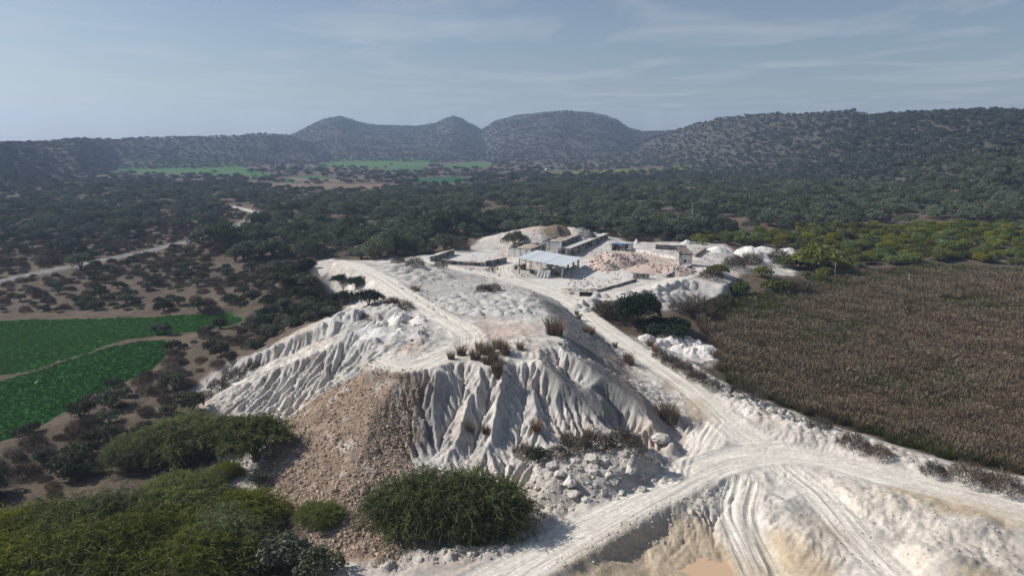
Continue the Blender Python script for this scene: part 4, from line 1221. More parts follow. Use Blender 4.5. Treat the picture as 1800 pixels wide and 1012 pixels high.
for o in ac_protos: pro.setdefault(o.data.name, o)
pa = [pro[a[0].name] for a in ACACIA]
mid = rest[r[rest] < 620]; farr = rest[r[rest] >= 620]
instancer('woodland', 'further dark acacia woodland of the valley, too many to count', np.stack([x, y, z], 1)[mid], rzs[mid], sc[mid], ix[mid], pa)
# far woods and hill scrub: light crowns; five of them stand as trees of their own at the valley fields
fp = []
for k, (px, py, lab) in enumerate([(443,305,'dark round tree at one end of the row beside the far pale field'),(462,306,'dark tree second in the row beside the far pale field'),(492,304,'dark tree in the middle of the row by the bare brown plot'),(520,303,'dark tree standing between far field and valley houses'),(563,303,'dark tree beyond the bare brown plot in the valley')]):
    p = P_(px, py)
    t = plant('valley_tree', FARTREE[k], p, k * 1.3, 1.5, lab, 'tree', 'trees beside the far fields')
    fp.append(t.children[0])
x2, y2, g2 = jitter(-2100, 2100, 330, 2650, 9.5, 37)
r2 = np.hypot(x2, y2); hh2, wh2 = hill(x2, y2)
ok = infr(x2, y2, 1.06) & (hh2 > .8) & (r2 < 2700)
ok &= g2.random(len(x2)) < np.clip(.86 + 1.3 * fbm(x2 / 60, y2 / 60, 4, 711), .08, 1)
x2, y2 = x2[ok], y2[ok]; r2 = r2[ok]
x3, y3, g3 = jitter(-1300, 1300, 1050, 1900, 15, 38)
h3, _ = hill(x3, y3); ff = np.zeros(len(x3), bool)
for q in FARF + BAREF: ff |= inpoly(q, x3, y3)
ok = infr(x3, y3, 1.06) & (h3 <= .8) & ~(ff & (g3.random(len(x3)) > .015)) & (g3.random(len(x3)) < .40)
x3, y3 = x3[ok], y3[ok]
# smaller bushes thicken the nearer slopes
x4, y4, g4 = jitter(-1000, 1000, 330, 1250, 8.5, 39)
h4, _ = hill(x4, y4)
ok = infr(x4, y4, 1.06) & (h4 > .8) & (g4.random(len(x4)) < np.clip(.60 + 1.2 * fbm(x4 / 40, y4 / 40, 3, 712), .1, 1))
x4, y4 = x4[ok], y4[ok]
px_ = np.concatenate([x[farr], x2, x3, x4]); py_ = np.concatenate([y[farr], y2, y3, y4])
ss = np.concatenate([sc[farr] * 1.2, g2.uniform(.42, .92, len(x2)), g3.uniform(.6, 1.2, len(x3)), g4.uniform(.28, .62, len(x4))])
pz_ = all_z(px_, py_) - .3
instancer('hill_woods', 'distant scrub woods covering the hills and valley floor', np.stack([px_, py_, pz_], 1), g.uniform(0, 6.28, len(px_)), ss, g.integers(0, 5, len(px_)), fp)
print('trees', len(x), len(px_))

# yellow-green thicket on the far side of the marsh
x, y, g = jitter(0, 420, 170, 420, 5.0, 41)
ok = inpoly(Q_GREEN, x, y) & infr(x, y, 1.05)
x, y = x[ok], y[ok]; z = all_z(x, y) - .2; r = np.hypot(x, y)
sc = g.uniform(.55, 1.15, len(x)); order = np.argsort(-(sc / r) * seen(x, y)); ix = g.integers(0, 5, len(x)); rzs = g.uniform(0, 6.28, len(x))
first = None
pr_y = {}
for i in order[:270]:
    t = plant('green_shrub', YELLOW[ix[i]], (x[i], y[i], z[i]), rzs[i], sc[i], *shrub_label(x[i], y[i], sc[i]))
    pr_y.setdefault(int(ix[i]), t.children[0])
rest = order[270:]
if len(rest): instancer('thicket', 'rest of the yellow-green thicket behind the reeds', np.stack([x, y, z], 1)[rest], rzs[rest], sc[rest], ix[rest], [pr_y[k] for k in range(5)])
print('thicket', len(x))

# scrub and dry bushes on the brown land
x, y, g = jitter(-420, 40, 60, 430, 3.6, 43)
inS, inT, inO = inpoly(Q_SCRUB, x, y), inpoly(Q_THICK, x, y), inpoly(Q_OPEN, x, y)
inW = inpoly(Q_WOOD, x, y) & (np.hypot(x, y) < 330)
cl = np.clip(1 + 1.5 * fbm(x / 16, y / 16, 3, 721), .2, 1.8)
pS = np.where(inS, .42, np.where(inT, .24, np.where(inO, .2, np.where(inW, .12, np.where(inpoly(Q_LEFT, x, y), .25, 0))))) * cl
pD = np.where(inS, .48, np.where(inT, .95, np.where(inO, .75, np.where(inW, .08, np.where(inpoly(Q_LEFT, x, y), .45, 0))))) * cl
u = g.random(len(x)); ok = infr(x, y, 1.05) & ~keep_off(x, y)
isS = ok & (u < pS); isD = ok & (u >= pS) & (u < pS + pD)
for nm, sel, PR, cnt, lab in (('scrub_bush', isS, SCRUB, 285, {0: 'grey-green rounded bush in the scrub between crop field and asphalt road', 1: 'grey-green bush in the thorny bank below the crop fields', 2: 'small green bush scattered on open brown ground by the asphalt road', 3: 'grey-green bush under the acacias near the spoil heap'}),
                              ('dry_bush', isD, [(m_, None) for m_ in DRY], 290, {0: 'leafless brown bush in the scrub between crop field and asphalt road', 1: 'leafless brown thorn bush on the bank below the crop fields', 2: 'low dry bush dotted on open brown ground by the asphalt road', 3: 'dry brown bush under the acacias near the spoil heap'})):
    xx, yy = x[sel], y[sel]; z = all_z(xx, yy) - .1; r = np.hypot(xx, yy)
    sc = g.uniform(.5, 1.25, len(xx)); ix = g.integers(0, len(PR), len(xx)); rzs = g.uniform(0, 6.28, len(xx))
    zone = np.where(inT[sel], 1, np.where(inO[sel], 2, np.where(inS[sel], 0, 3)))
    order = np.argsort(-(sc / r) * seen(xx, yy)); prt = {}
    for i in order[:cnt]:
        if nm == 'scrub_bush':
            lb, gr = where_label('scrub bush', xx[i], yy[i], sc[i], .75, 1.0)
            t = plant(nm, PR[ix[i]], (xx[i], yy[i], z[i]), rzs[i], sc[i], lb.replace('dark', 'grey-green'), 'bush', gr)
            prt.setdefault(int(ix[i]), t.children[0])
        else:
            lb, gr = where_label('leafless bush', xx[i], yy[i], sc[i], .75, 1.0)
            t = tag(link(nm, PR[ix[i]][0], None, (xx[i], yy[i], z[i]), rzs[i], sc[i]), lb.replace('dark', 'brown'), 'bush', gr)
            prt.setdefault(int(ix[i]), t)
    rest = order[cnt:]
    if len(rest): instancer('brushwood' if nm == 'dry_bush' else 'undergrowth', 'remaining low brush of the brown scrubland' if nm == 'dry_bush' else 'remaining grey-green undergrowth of the scrubland', np.stack([xx, yy, z], 1)[rest], rzs[rest], sc[rest], ix[rest], [prt[k] for k in range(len(PR))])
    print(nm, len(xx))

# reeds
RB = [tuft(300 + i, 1.25, 1.9, 52, L_REED, .036, .5) for i in range(4)]
RG = [tuft(310 + i, 1.25, 1.7, 54, L_REEDG, .042, .05) for i in range(3)]
xs, ys, ss = [], [], []
for cell, ra, rb, sd in ((.52, 50, 125, 51), (.72, 125, 185, 52), (1.0, 185, 300, 53)):
    x, y, g = jitter(15, 260, 40, 300, cell, sd)
    r = np.hypot(x, y); ok = (r >= ra) & (r < rb)
    x, y = x[ok], y[ok]
    ok = infr(x, y, 1.06); x, y = x[ok], y[ok]
    ok = inpoly(BEDQ, x + 2.0 * fbm(x / 4, y / 4, 3, 731), y + 2.0 * fbm(x / 4, y / 4, 3, 732)); x, y = x[ok], y[ok]
    xs.append(x); ys.append(y); ss.append(np.full(len(x), cell / .52))
x = np.concatenate(xs); y = np.concatenate(ys); s0 = np.concatenate(ss)
z = all_z(x, y)
g = np.random.default_rng(54)
gr = fbm(x / 26, y / 18, 4, 733) + .25 * g.standard_normal(len(x))
edge = np.min([np.hypot(x - a, y - b) for a, b in BEDQ[9:]], axis=0) if len(BEDQ) > 9 else np.full(len(x), 99)
d_edge = pdist(np.hstack([BEDQ[7:], np.zeros((len(BEDQ) - 7, 1))]), x, y)[0]
d_far = pdist(np.hstack([BEDQ[3:8], np.zeros((5, 1))]), x, y)[0]
green = (gr > .24) | ((d_far < 13) & (gr > -.12)) | ((d_edge < 4) & (gr > -.15))
ht = np.clip(.85 + .7 * fbm(x / 7, y / 7, 4, 734), .35, 1.5) * g.uniform(.75, 1.15, len(x))
sc = np.stack([s0 ** .75, s0 ** .75, ht * (.8 + .2 * s0)], 1)
def reedset(name, lab, clabel, sel, meshes):
    P = np.stack([x, y, z], 1)[sel]; pr_ = []
    for k, me in enumerate(meshes):
        o = tag(link(name + '_clump', me, None, P[k], 0, None), clabel, None, None, 'stuff'); pr_.append(o)
    instancer(name, lab, P[len(meshes):], g.uniform(0, 6.28, len(P) - len(meshes)), sc[sel][len(meshes):], g.integers(0, len(meshes), len(P) - len(meshes)), pr_)
reedset('reed_bed', 'wide bed of dry brown reeds beside the haul road', 'clump of dry brown reeds', ~green, RB)
reedset('green_sedge', 'dark green sedge patches among the brown reeds', 'clump of green sedge', green, RG)
print('reeds', len(x))

# young crop in the two fields
CM = [leaf_mat('crop_blades', (.026, .088, .014), (.062, .172, .030), .3, .2, .01), leaf_mat('dark_crop_blades', (.014, .058, .011), (.032, .115, .022), .3, .2, .01)]
x, y, g = jitter(-190, -20, 60, 185, .62, 61)
ok = infr(x, y, 1.05); x, y = x[ok], y[ok]
for k, (nm, lab) in enumerate((('crop', 'bright young green crop on the upper field'), ('dark_crop', 'dark green young crop on the lower field'))):
    ok = inpoly(FLDQ[k], x, y) & (fbm(x / 9, y / 9, 4, 735) < .62)
    P = np.stack([x[ok], y[ok], all_z(x[ok], y[ok])], 1)
    CR = [tuft(330 + i + 5 * k, .9, .42, 26, CM[k], .07, 0, 'blades', .5) for i in range(2)]
    pc = [tag(link(nm + '_clump', CR[i], None, P[i]), 'tuft of ' + lab, None, None, 'stuff') for i in (0, 1)]
    instancer(nm, lab, P[2:], g.uniform(0, 6.28, len(P) - 2), g.uniform(.7, 1.25, len(P) - 2), g.integers(0, 2, len(P) - 2), pc)
# ------------------------------------------------------------------ the works: shed, tanks, walls, huts
def streaked(name, base, dark, amt=.55):
    """whitewashed concrete with rain streaks and damp patches"""
    m, n, l, out = new_mat(name)
    b = n.new('ShaderNodeBsdfPrincipled'); b.inputs['Roughness'].default_value = .92; b.inputs['Specular IOR Level'].default_value = .15
    g = n.new('ShaderNodeNewGeometry')
    mp = n.new('ShaderNodeMapping'); mp.inputs['Scale'].default_value = (1.5, 1.5, .22); l.new(g.outputs['Position'], mp.inputs[0])
    t1 = noise_node(n, l, mp.outputs[0], 1.3, 7, .65); t2 = noise_node(n, l, g.outputs['Position'], .6, 5, .6)
    ad = n.new('ShaderNodeMath'); ad.operation = 'ADD'; l.new(t1.outputs['Fac'], ad.inputs[0]); l.new(t2.outputs['Fac'], ad.inputs[1])
    mx = n.new('ShaderNodeMix'); mx.data_type = 'RGBA'; mx.inputs[6].default_value = (*base, 1); mx.inputs[7].default_value = (*dark, 1)
    l.new(maprange(n, l, ad.outputs[0], 1.02 - .1 * amt, 1.3 - .25 * amt, 0, 1), mx.inputs[0])
    l.new(mx.outputs[2], b.inputs['Base Color']); l.new(b.outputs[0], out.inputs['Surface'])
    return m
M_WHITE = streaked('whitewash', (.74, .72, .68), (.26, .245, .225), .35)
M_DIRTY = streaked('stained_concrete', (.50, .48, .44), (.075, .072, .068), 1.0)
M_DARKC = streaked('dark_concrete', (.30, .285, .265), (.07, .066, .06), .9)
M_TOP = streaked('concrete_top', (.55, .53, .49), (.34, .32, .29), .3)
M_ZINC = simple('zinc_sheet', (.56, .60, .63), (.66, .69, .71), .8, .5, .15, streak=(.3, 2, 1))
M_STEEL = simple('rusty_steel', (.11, .095, .08), (.20, .14, .10), 3, .7, .4)
M_SAND = simple('tank_sand', (.40, .31, .235), (.50, .41, .33), .8, .95, bump=.4)
M_BROWN = simple('brown_earth', (.115, .09, .06), (.20, .155, .11), .9, .95, bump=.6, bscale=3)
M_COAL = simple('dark_gravel', (.075, .075, .075), (.17, .165, .16), 1.1, .95, bump=.6, bscale=4)
M_POWD = simple('grey_powder', (.38, .37, .35), (.47, .455, .43), .9, .96, bump=.35, bscale=5)
M_POWW = simple('white_powder', (.56, .53, .50), (.68, .65, .61), .9, .96, bump=.45, bscale=4, random=.06)
M_MOUND = simple('mound_powder', (.38, .365, .34), (.54, .52, .485), .55, .96, bump=.5, bscale=4, random=.10)
M_ROCK = simple('pink_rock', (.36, .27, .225), (.56, .49, .44), .9, .9, bump=.5, bscale=3, random=.25)
M_STONE = simple('pale_stone', (.40, .36, .31), (.56, .53, .49), 1.2, .92, bump=.6, bscale=4, random=.15)
M_RUBB = simple('tan_rubble', (.22, .16, .115), (.45, .355, .28), 2.0, .95, random=.45)
M_WOOD = simple('grey_wood', (.24, .20, .16), (.40, .35, .29), 2, .9)
M_BLUE = simple('blue_sheet', (.05, .13, .25), (.08, .19, .32), 2, .6)
M_DARK = simple('opening_shade', (.02, .02, .02), (.035, .033, .03), 2, .9)  # near-black colour painted as the shade inside openings
M_TYRE = simple('tyre_rubber', (.025, .025, .025), (.05, .048, .045), 3, .85)
M_REDP = simple('faded_red_paint', (.33, .11, .08), (.42, .20, .15), 2, .7)
M_TARP = simple('grey_tarpaulin', (.27, .27, .27), (.40, .40, .39), 1.2, .7)
M_OLIVE = simple('olive_paint', (.07, .085, .05), (.11, .12, .08), 2, .8)
M_BRICK = simple('mud_brick', (.30, .20, .15), (.42, .32, .26), 1.3, .95)

RZ = math.atan2(-.39, .92)
def gz(x, y, z=None): return z_at(x, y) if z is None else z
def local(ox, oy, a, lx, ly):
    return ox + math.cos(a) * lx - math.sin(a) * ly, oy + math.sin(a) * lx + math.cos(a) * ly

def wall_between(name, label, A, B, th, h, mat, cap=None, group=None, cat='wall', sink=.6):
    """a wall that follows the ground from A to B; built in pieces so its foot stays in the ground"""
    L = math.hypot(B[0] - A[0], B[1] - A[1]); a = math.atan2(B[1] - A[1], B[0] - A[0])
    z0 = z_at(*A)
    t = thing(name, label, cat, (A[0], A[1], z0), a, group)
    n = max(1, int(L / 4)); m = MB(); c = MB()
    zs = [z_at(lerp(A[0], B[0], k / n), lerp(A[1], B[1], k / n)) - z0 for k in range(n + 1)]
    vs, fs = [], []
    for k in range(n + 1):
        x = L * k / n
        vs += [(x, -th/2, zs[k] - sink), (x, th/2, zs[k] - sink), (x, th/2, zs[k] + h), (x, -th/2, zs[k] + h)]
        if k:
            o = 4 * (k - 1)
            fs += [(o+i, o+(i+1) % 4, o+4+(i+1) % 4, o+4+i) for i in range(4)]
    fs += [(0, 1, 2, 3)[::-1], tuple(4*n+i for i in range(4))]
    m.add(vs, fs); m.obj('wall_body', mat, t)
    if cap:
        for k in range(n):
            x0, x1 = L * k / n + .02, L * (k + 1) / n - .02
            c2 = MB(); hz = .12
            vs = []
            for x, zz in ((x0, lerp(zs[k], zs[k+1], .02)), (x1, lerp(zs[k], zs[k+1], .98))):
                vs += [(x, -th/2-.06, zz+h+.003), (x, th/2+.06, zz+h+.003), (x, th/2+.06, zz+h+hz), (x, -th/2-.06, zz+h+hz)]
            c2.add(vs, [(0,1,5,4),(1,2,6,5),(2,3,7,6),(3,0,4,7),(3,2,1,0),(4,5,6,7)]); c2.obj('coping', cap, t)
    return t

def build_shed():
    ox, oy = U(913, 483, 4.4)[:2]
    z = z_at(ox + 4, oy) ; LU, LV = 12.6, 14.0
    t = thing('open_shed', 'open steel shed with pale corrugated metal roof in the works yard', 'shed', (ox, oy, z), RZ)
    def rz_(x): return 4.45 - 1.35 * (x + .6) / (LU + 1.2)
    # five lengths of corrugated sheet, each lapped over the next
    n = 5; w = (LU + 1.2) / n
    for k in range(n):
        x0 = -.6 + k * w - (.12 if k else 0); x1 = -.6 + (k + 1) * w
        ys = np.arange(-.7, LV + .71, .18)
        vs, fs = [], []
        for i, yy in enumerate(ys):
            zz = .045 * math.sin(i * math.pi / 1.5) + (.03 if k % 2 == 0 else 0)
            vs += [(x0, yy, rz_(x0) + zz + .07 - .02 * k), (x1, yy, rz_(x1) + zz + .07 - .02 * k)]
            if i: fs.append((2*i-2, 2*i-1, 2*i+1, 2*i))
        m = MB(); m.add(vs, fs); o = m.obj('roof_sheet', M_ZINC, t)
        so = o.modifiers.new('thickness', 'SOLIDIFY'); so.thickness = .015
    cols = [(0,0),(3.1,0),(6.3,0),(9.4,0),(12.4,0),(12.4,4.7),(12.4,9.3),(12.4,13.8),(0,4.7),(0,9.3),(0,13.8),(6.3,13.8)]
    for cx_, cy_ in cols:
        m = MB(); h = rz_(cx_) - .22
        if cx_ > 12: m.box(cx_-.2, cx_+.2, cy_-.2, cy_+.2, -.6, h)
        else: m.box(cx_-.09, cx_+.09, cy_-.09, cy_+.09, -.6, h)
        m.obj('column', M_DIRTY if cx_ > 12 else M_STEEL, t)
    for yy in (0, 4.7, 9.3, 13.8):      # trusses under the sheets
        m = MB(); 
        m.tube([(-.5, yy, rz_(-.5) - .06), (LU + .5, yy, rz_(LU + .5) - .06)], .06, 5)
        m.tube([(-.1, yy, rz_(0) - .55), (LU, yy, rz_(LU) - .40)], .05, 5)
        for k in range(8):
            xa = k * LU / 8; xb = xa + LU / 16
            m.tube([(xa, yy, rz_(xa) - .5), (xb, yy, rz_(xb) - .1)], .03, 4); m.tube([(xb, yy, rz_(xb) - .1), (xa + LU / 8, yy, rz_(xa + LU/8) - .45)], .03, 4)
        m.obj('truss', M_STEEL, t)
    for k in range(6):
        m = MB(); xx = -.4 + k * (LU + .8) / 5; m.box(xx - .04, xx + .04, -.6, LV + .6, rz_(xx) - .02, rz_(xx) + .03 - .04); m.obj('purlin', M_STEEL, t)
    return ox, oy, z
SX, SY, SZ = build_shed()
def shed_pt(lx, ly): 
    x, y = local(SX, SY, RZ, lx, ly); return (x, y, z_at(x, y))

def build_mill():
    t = thing('grinding_mill', 'dusty grinding mill with hopper under the metal roofed shed', 'machine', shed_pt(7.6, 2.2), RZ)
    m = MB()
    m.tube([(-1.6, 0, 1.0), (1.6, 0, 1.0)], .75, 14); m.obj('drum', M_STEEL, t, smooth=False)
    for xx in (-1.72, 1.72):
        m = MB(); m.tube([(xx-.12, 0, 1.0), (xx+.12, 0, 1.0)], .92, 14); m.obj('drum_rim', M_DARKC, t)
    m = MB(); m.add([(-.3,.9,1.3),(.3,.9,1.3),(.3,1.5,1.3),(-.3,1.5,1.3),(-.9,.3,2.6),(.9,.3,2.6),(.9,2.1,2.6),(-.9,2.1,2.6)], [(0,1,5,4),(1,2,6,5),(2,3,7,6),(3,0,4,7),(0,3,2,1)]); m.obj('hopper', M_ZINC, t)
    for sx in (-1.5, 1.5):
        m = MB(); m.box(sx-.2, sx+.2, -.7, .7, -.3, .6); m.obj('stand', M_DIRTY, t)
    for sx, sy in ((-.85,.4),(.85,.4),(-.85,2),(.85,2)):
        m = MB(); m.box(sx-.06, sx+.06, sy-.06, sy+.06, -.3, 2.3); m.obj('leg', M_STEEL, t)
    m = MB(); m.tube([(1.2, 1.2, 2.2), (3.2, 2.6, 3.0)], .16, 8); m.obj('feed_pipe', M_STEEL, t)
    m = MB(); m.box(2.2, 3.0, -.4, .4, -.3, .8); m.obj('motor', M_OLIVE, t)
build_mill()
def build_tarp():
    x0, y0, z0 = shed_pt(7.8, -.9)
    g = np.random.default_rng(3); nx, ny = 26, 12
    V = []
    for j in range(ny):
        for i in range(nx):
            u, v = i / (nx - 1), j / (ny - 1)
            xx = (u - .5) * (3.4 + .7 * v)
            fold = .14 * math.sin(u * 26 + v * 2) * v
            V.append((xx, -v * 1.25 + fold - .15 * math.sin(u * 3), 1.95 - 1.9 * v ** 1.2 + .12 * math.sin(u * 9) * (1 - v)))
    q = [(j*nx+i, j*nx+i+1, (j+1)*nx+i+1, (j+1)*nx+i) for j in range(ny-1) for i in range(nx-1)]
    o = link('tarpaulin', mesh_np('tarpaulin', V, [np.array(q)], M_TARP, True), None, (x0, y0, z0), RZ)
    o.modifiers.new('thickness', 'SOLIDIFY').thickness = .02
    tag(o, 'grey tarpaulin hanging in folds at the front of the shed', 'tarpaulin')
build_tarp()
def build_panel():
    t = thing('machine_guard', 'olive metal guard panel on posts inside the shed front', 'panel', shed_pt(3.0, .6), RZ)
    m = MB(); m.box(-.1, 3.0, -.05, .05, .1, 1.3); m.obj('panel', M_OLIVE, t)
    for xx in (0, 2.9):
        m = MB(); m.box(xx-.07, xx+.07, .06, .18, -.4, 1.5); m.obj('post', M_STEEL, t)
    m = MB(); m.box(-.15, 3.05, -.08, .08, 1.303, 1.38); m.obj('rail', M_TOP, t)
build_panel()
def build_tractor():
    x, y, _ = U(916, 475, 4.5); z = z_at(x, y)
    t = thing('tractor', 'small tractor with pale bonnet and faded red rear beside the shed', 'tractor', (x, y, z), R(168))
    m = MB(); m.box(.2, 1.9, -.38, .38, .75, 1.45); m.box(1.9, 2.0, -.34, .34, .8, 1.38); m.obj('bonnet', M_WHITE, t)
    m = MB(); m.box(-1.0, .19, -.45, .45, .6, 1.15); m.obj('body', M_REDP, t)
    m = MB(); m.box(-.75, -.2, -.28, .28, 1.16, 1.3); m.box(-.85, -.72, -.28, .28, 1.3, 1.75); m.obj('seat', M_TYRE, t)
    m = MB(); m.tube([(.25, 0, 1.45), (.0, 0, 1.75)], .025, 5); m.tube([(0, .2 * math.cos(a), 1.75 + .2 * math.sin(a)) for a in [k * math.pi / 5 for k in range(11)]], .02, 4, False); m.obj('steering_wheel', M_TYRE, t)
    m = MB(); m.tube([(1.2, .25, 1.44), (1.2, .25, 2.1)], .04, 6); m.obj('exhaust', M_STEEL, t)
    for xx, yy, rr, ww in ((-.6,.72,.72,.36),(-.6,-.72,.72,.36),(1.45,.6,.42,.24),(1.45,-.6,.42,.24)):
        w_ = MB(); w_.tube([(xx, yy-ww/2, rr), (xx, yy+ww/2, rr)], rr, 18); o = w_.obj('wheel', M_TYRE, t)
        h_ = MB(); h_.tube([(xx, yy-ww/2-.02, rr), (xx, yy+ww/2+.02, rr)], rr * .52, 12); h_.obj('rim', M_REDP, o)
    for s in (-1, 1):
        f = MB(); pts = [(-.6 + .8*math.cos(a), s*.72, .72 + .8*math.sin(a)) for a in [R(20 + 20*k) for k in range(8)]]
        vs, fs = [], []
        for i, p in enumerate(pts):
            vs += [(p[0], p[1]-.2, p[2]), (p[0], p[1]+.2, p[2])]
            if i: fs.append((2*i-2, 2*i-1, 2*i+1, 2*i))
        f.add(vs, fs); o = f.obj('mudguard', M_REDP, t); o.modifiers.new('thickness', 'SOLIDIFY').thickness = .03
build_tractor()

def build_tank(name, label, ox, oy, z, W, D, h, parts, fill=.75, ribs=False, m1=None):
    t = thing(name, label, 'tank', (ox, oy, z), RZ)
    th = .32; m1 = m1 or M_WHITE
    for nm, bx in (('front_wall', (0, W, 0, th)), ('back_wall', (0, W, D - th, D)), ('side_wall', (0, th, th, D - th)), ('side_wall', (W - th, W, th, D - th))):
        m = MB(); m.box(bx[0], bx[1], bx[2], bx[3], -1.2, h); o = m.obj(nm, m1 if nm == 'front_wall' else M_DIRTY, t)
        c = MB(); e = .05; c.box(bx[0] - (e if nm != 'side_wall' or bx[0] == 0 else 0), bx[1] + (e if nm != 'side_wall' or bx[1] == W else 0), bx[2] - (e if nm == 'front_wall' else 0), bx[3] + (e if nm == 'back_wall' else 0), h + .003, h + .12); c.obj('coping', M_DARKC, o)
    for d in parts:
        m = MB(); m.box(th, W - th, d - .15, d + .15, -.5, h - .1); m.obj('partition', M_TOP, t)
    ys = [th] + [v for d in parts for v in (d - .15, d + .15)] + [D - th]
    for k in range(0, len(ys), 2):
        a, b = ys[k], ys[k+1]; g = random.Random(k + int(ox * 10)); n = 7
        vs, fs = [], []
        for j in range(n):
            for i in range(n):
                vs.append((th + (W - 2*th) * i/(n-1), a + (b-a) * j/(n-1), h * fill + .25 * math.sin(i*.9 + k) + g.uniform(-.12, .12)))
        for j in range(n-1):
            for i in range(n-1): fs.append((j*n+i, j*n+i+1, (j+1)*n+i+1, (j+1)*n+i))
        m = MB(); m.add(vs, fs); m.obj('sand_fill', M_SAND, t, smooth=True)
    if ribs:
        k = 1.0
        while k < D - .5:
            m = MB(); m.box(W + .003, W + .45, k, k + .35, -1.2, h - .25); m.obj('buttress', M_DIRTY, t); k += 1.55
    else:
        for k in range(1, 4):
            m = MB(); m.box(k * W / 4, k * W / 4 + .12, -.06, -.003, -1, h - .2); m.obj('pilaster', m1, t)
build_tank('settling_tank', 'white walled tank filled with tan sand just behind the shed', *U(893.6, 451, 5.0)[:2], 4.9, 7.4, 13.5, 2.8, [], .82)
mx_, my_ = U(986.5, 443, 5.0)[:2]; mx_, my_ = local(mx_, my_, RZ, -6.4, 0)
build_tank('settling_tank', 'long ribbed concrete tank divided into three sand bays', mx_, my_, 5.3, 6.4, 20.0, 2.9, [6.6, 13.2], .85, True)

def build_channel():
    ax, ay = U(1003, 448, 5.2)[:2]
    a = math.atan2(.91, .416)
    for name, lab, off, L, w, h, rib in (('conveyor_wall', 'long raised concrete causeway with pale top and dark buttressed side', 0, 40, 1.9, 2.0, True), ('feed_channel', 'lower narrow concrete channel between ribbed tank and causeway', 3.4, 31, .9, 1.3, False)):
        x, y = local(ax, ay, a, 0, off)
        z = 5.2
        t = thing(name, lab, 'wall', (x, y, z), a)
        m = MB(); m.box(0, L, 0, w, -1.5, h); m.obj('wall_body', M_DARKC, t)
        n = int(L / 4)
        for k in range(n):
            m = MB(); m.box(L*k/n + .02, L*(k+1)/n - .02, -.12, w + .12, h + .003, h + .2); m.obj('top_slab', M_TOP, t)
        if rib:
            k = .6
            while k < L - 1:
                m = MB(); m.box(k, k + .4, -.5, -.003, -1.5, h - .3); m.obj('buttress', M_DIRTY, t); k += 1.6
        if not rib:
            for s in (0, w - .15):
                m = MB(); m.box(0, L, s, s + .15, h + .203, h + .45); m.obj('channel_lip', M_DIRTY, t)
build_channel()

def hut(name, label, x, y, z, rz, w, d, h, mat, doorway=None, windows=(), roofmat=None, slab=.18, over=.12, cat='hut', para=0):
    t = thing(name, label, cat, (x, y, z), rz)
    th = .22; m = MB()
    m.box(0, th, 0, d, -.8, h); m.box(w - th, w, 0, d, -.8, h); m.box(th + .002, w - th - .002, d - th, d, -.8, h)
    # front wall round its openings
    ops = sorted([(a, b, c, e) for a, b, c, e in (list(windows) + ([doorway] if doorway else []))])
    cx0 = th + .002
    for a, b, c, e in ops:
        m.box(cx0, a, 0, th, -.8, h)
        if c > 0: m.box(a + .001, b - .001, 0, th, -.8, c)
        m.box(a + .001, b - .001, 0, th, e, h)
        cx0 = b
    m.box(cx0, w - th - .002, 0, th, -.8, h)
    m.obj('wall', mat, t)
    for a, b, c, e in windows:
        f = MB(); f.box(a, b, .1, .13, c, e); o = f.obj('window', M_DARK, t)
        g = MB(); 
        for q in ((a, a+.07, c, e), (b-.07, b, c, e), (a+.07, b-.07, c, c+.07), (a+.07, b-.07, e-.07, e)): g.box(q[0], q[1], .03, .097, q[2], q[3])
        g.obj('frame', M_WOOD, o)
    if doorway:
        a, b, c, e = doorway
        f = MB(); f.box(a, b, .12, .16, -.1, e); f.obj('doorway', M_DARK, t)  # dark sheet standing for the shade inside the open entrance
    m = MB(); m.box(-over, w + over, -over, d + over, h + .003, h + slab); o = m.obj('roof', roofmat or M_DIRTY, t)
    if para:
        m = MB(); e = .15
        for q in ((-over, w+over, -over, -over+e), (-over, w+over, d+over-e, d+over), (-over, -over+e, -over+e, d+over-e), (w+over-e, w+over, -over+e, d+over-e)): m.box(q[0], q[1], q[2], q[3], h + slab + .003, h + slab + para)
        m.obj('parapet', M_DIRTY, o)
    return t
x, y = U(1193, 465.5, 4.4)[:2]
hut('white_hut', 'small white flat-roofed hut with one dark square window by the rock yard', x, y, z_at(x, y), R(-12), 3.8, 3.0, 3.1, M_WHITE, None, [(1.45, 2.2, .75, 1.65)], para=.3)
x, y = U(1000, 416, 6.6)[:2]
hut('pump_house', 'white block house at the head of the ribbed tanks', x, y, 6.2, RZ, 3.2, 2.6, 2.5, M_WHITE, (2.3, 2.9, 0, 2.0), [], over=.1)
x, y = U(1014, 416, 6.6)[:2]
hut('pump_house', 'narrow white tower block next to the block house', x, y, 6.2, RZ, 1.7, 2.2, 3.3, M_WHITE, None, [(.5, 1.1, 1.2, 2.2)], over=.08)
x, y = U(1075, 440, 5.0)[:2]
hut('tool_shed', 'low white shed with a blue sheet roof behind the pink rock pile', x, y, z_at(x, y), RZ, 4.2, 2.8, 2.1, M_DIRTY, (.7, 1.6, 0, 1.8), [(2.4, 3.2, .8, 1.5)], M_BLUE, .07, .35)
x, y = U(1096, 438, 5.0)[:2]
hut('tool_shed', 'plain white store without blue roof beside the rock pile', x, y, z_at(x, y), RZ, 2.6, 2.4, 1.9, M_WHITE, (.8, 1.5, 0, 1.6), [], M_TOP, .12, .1)

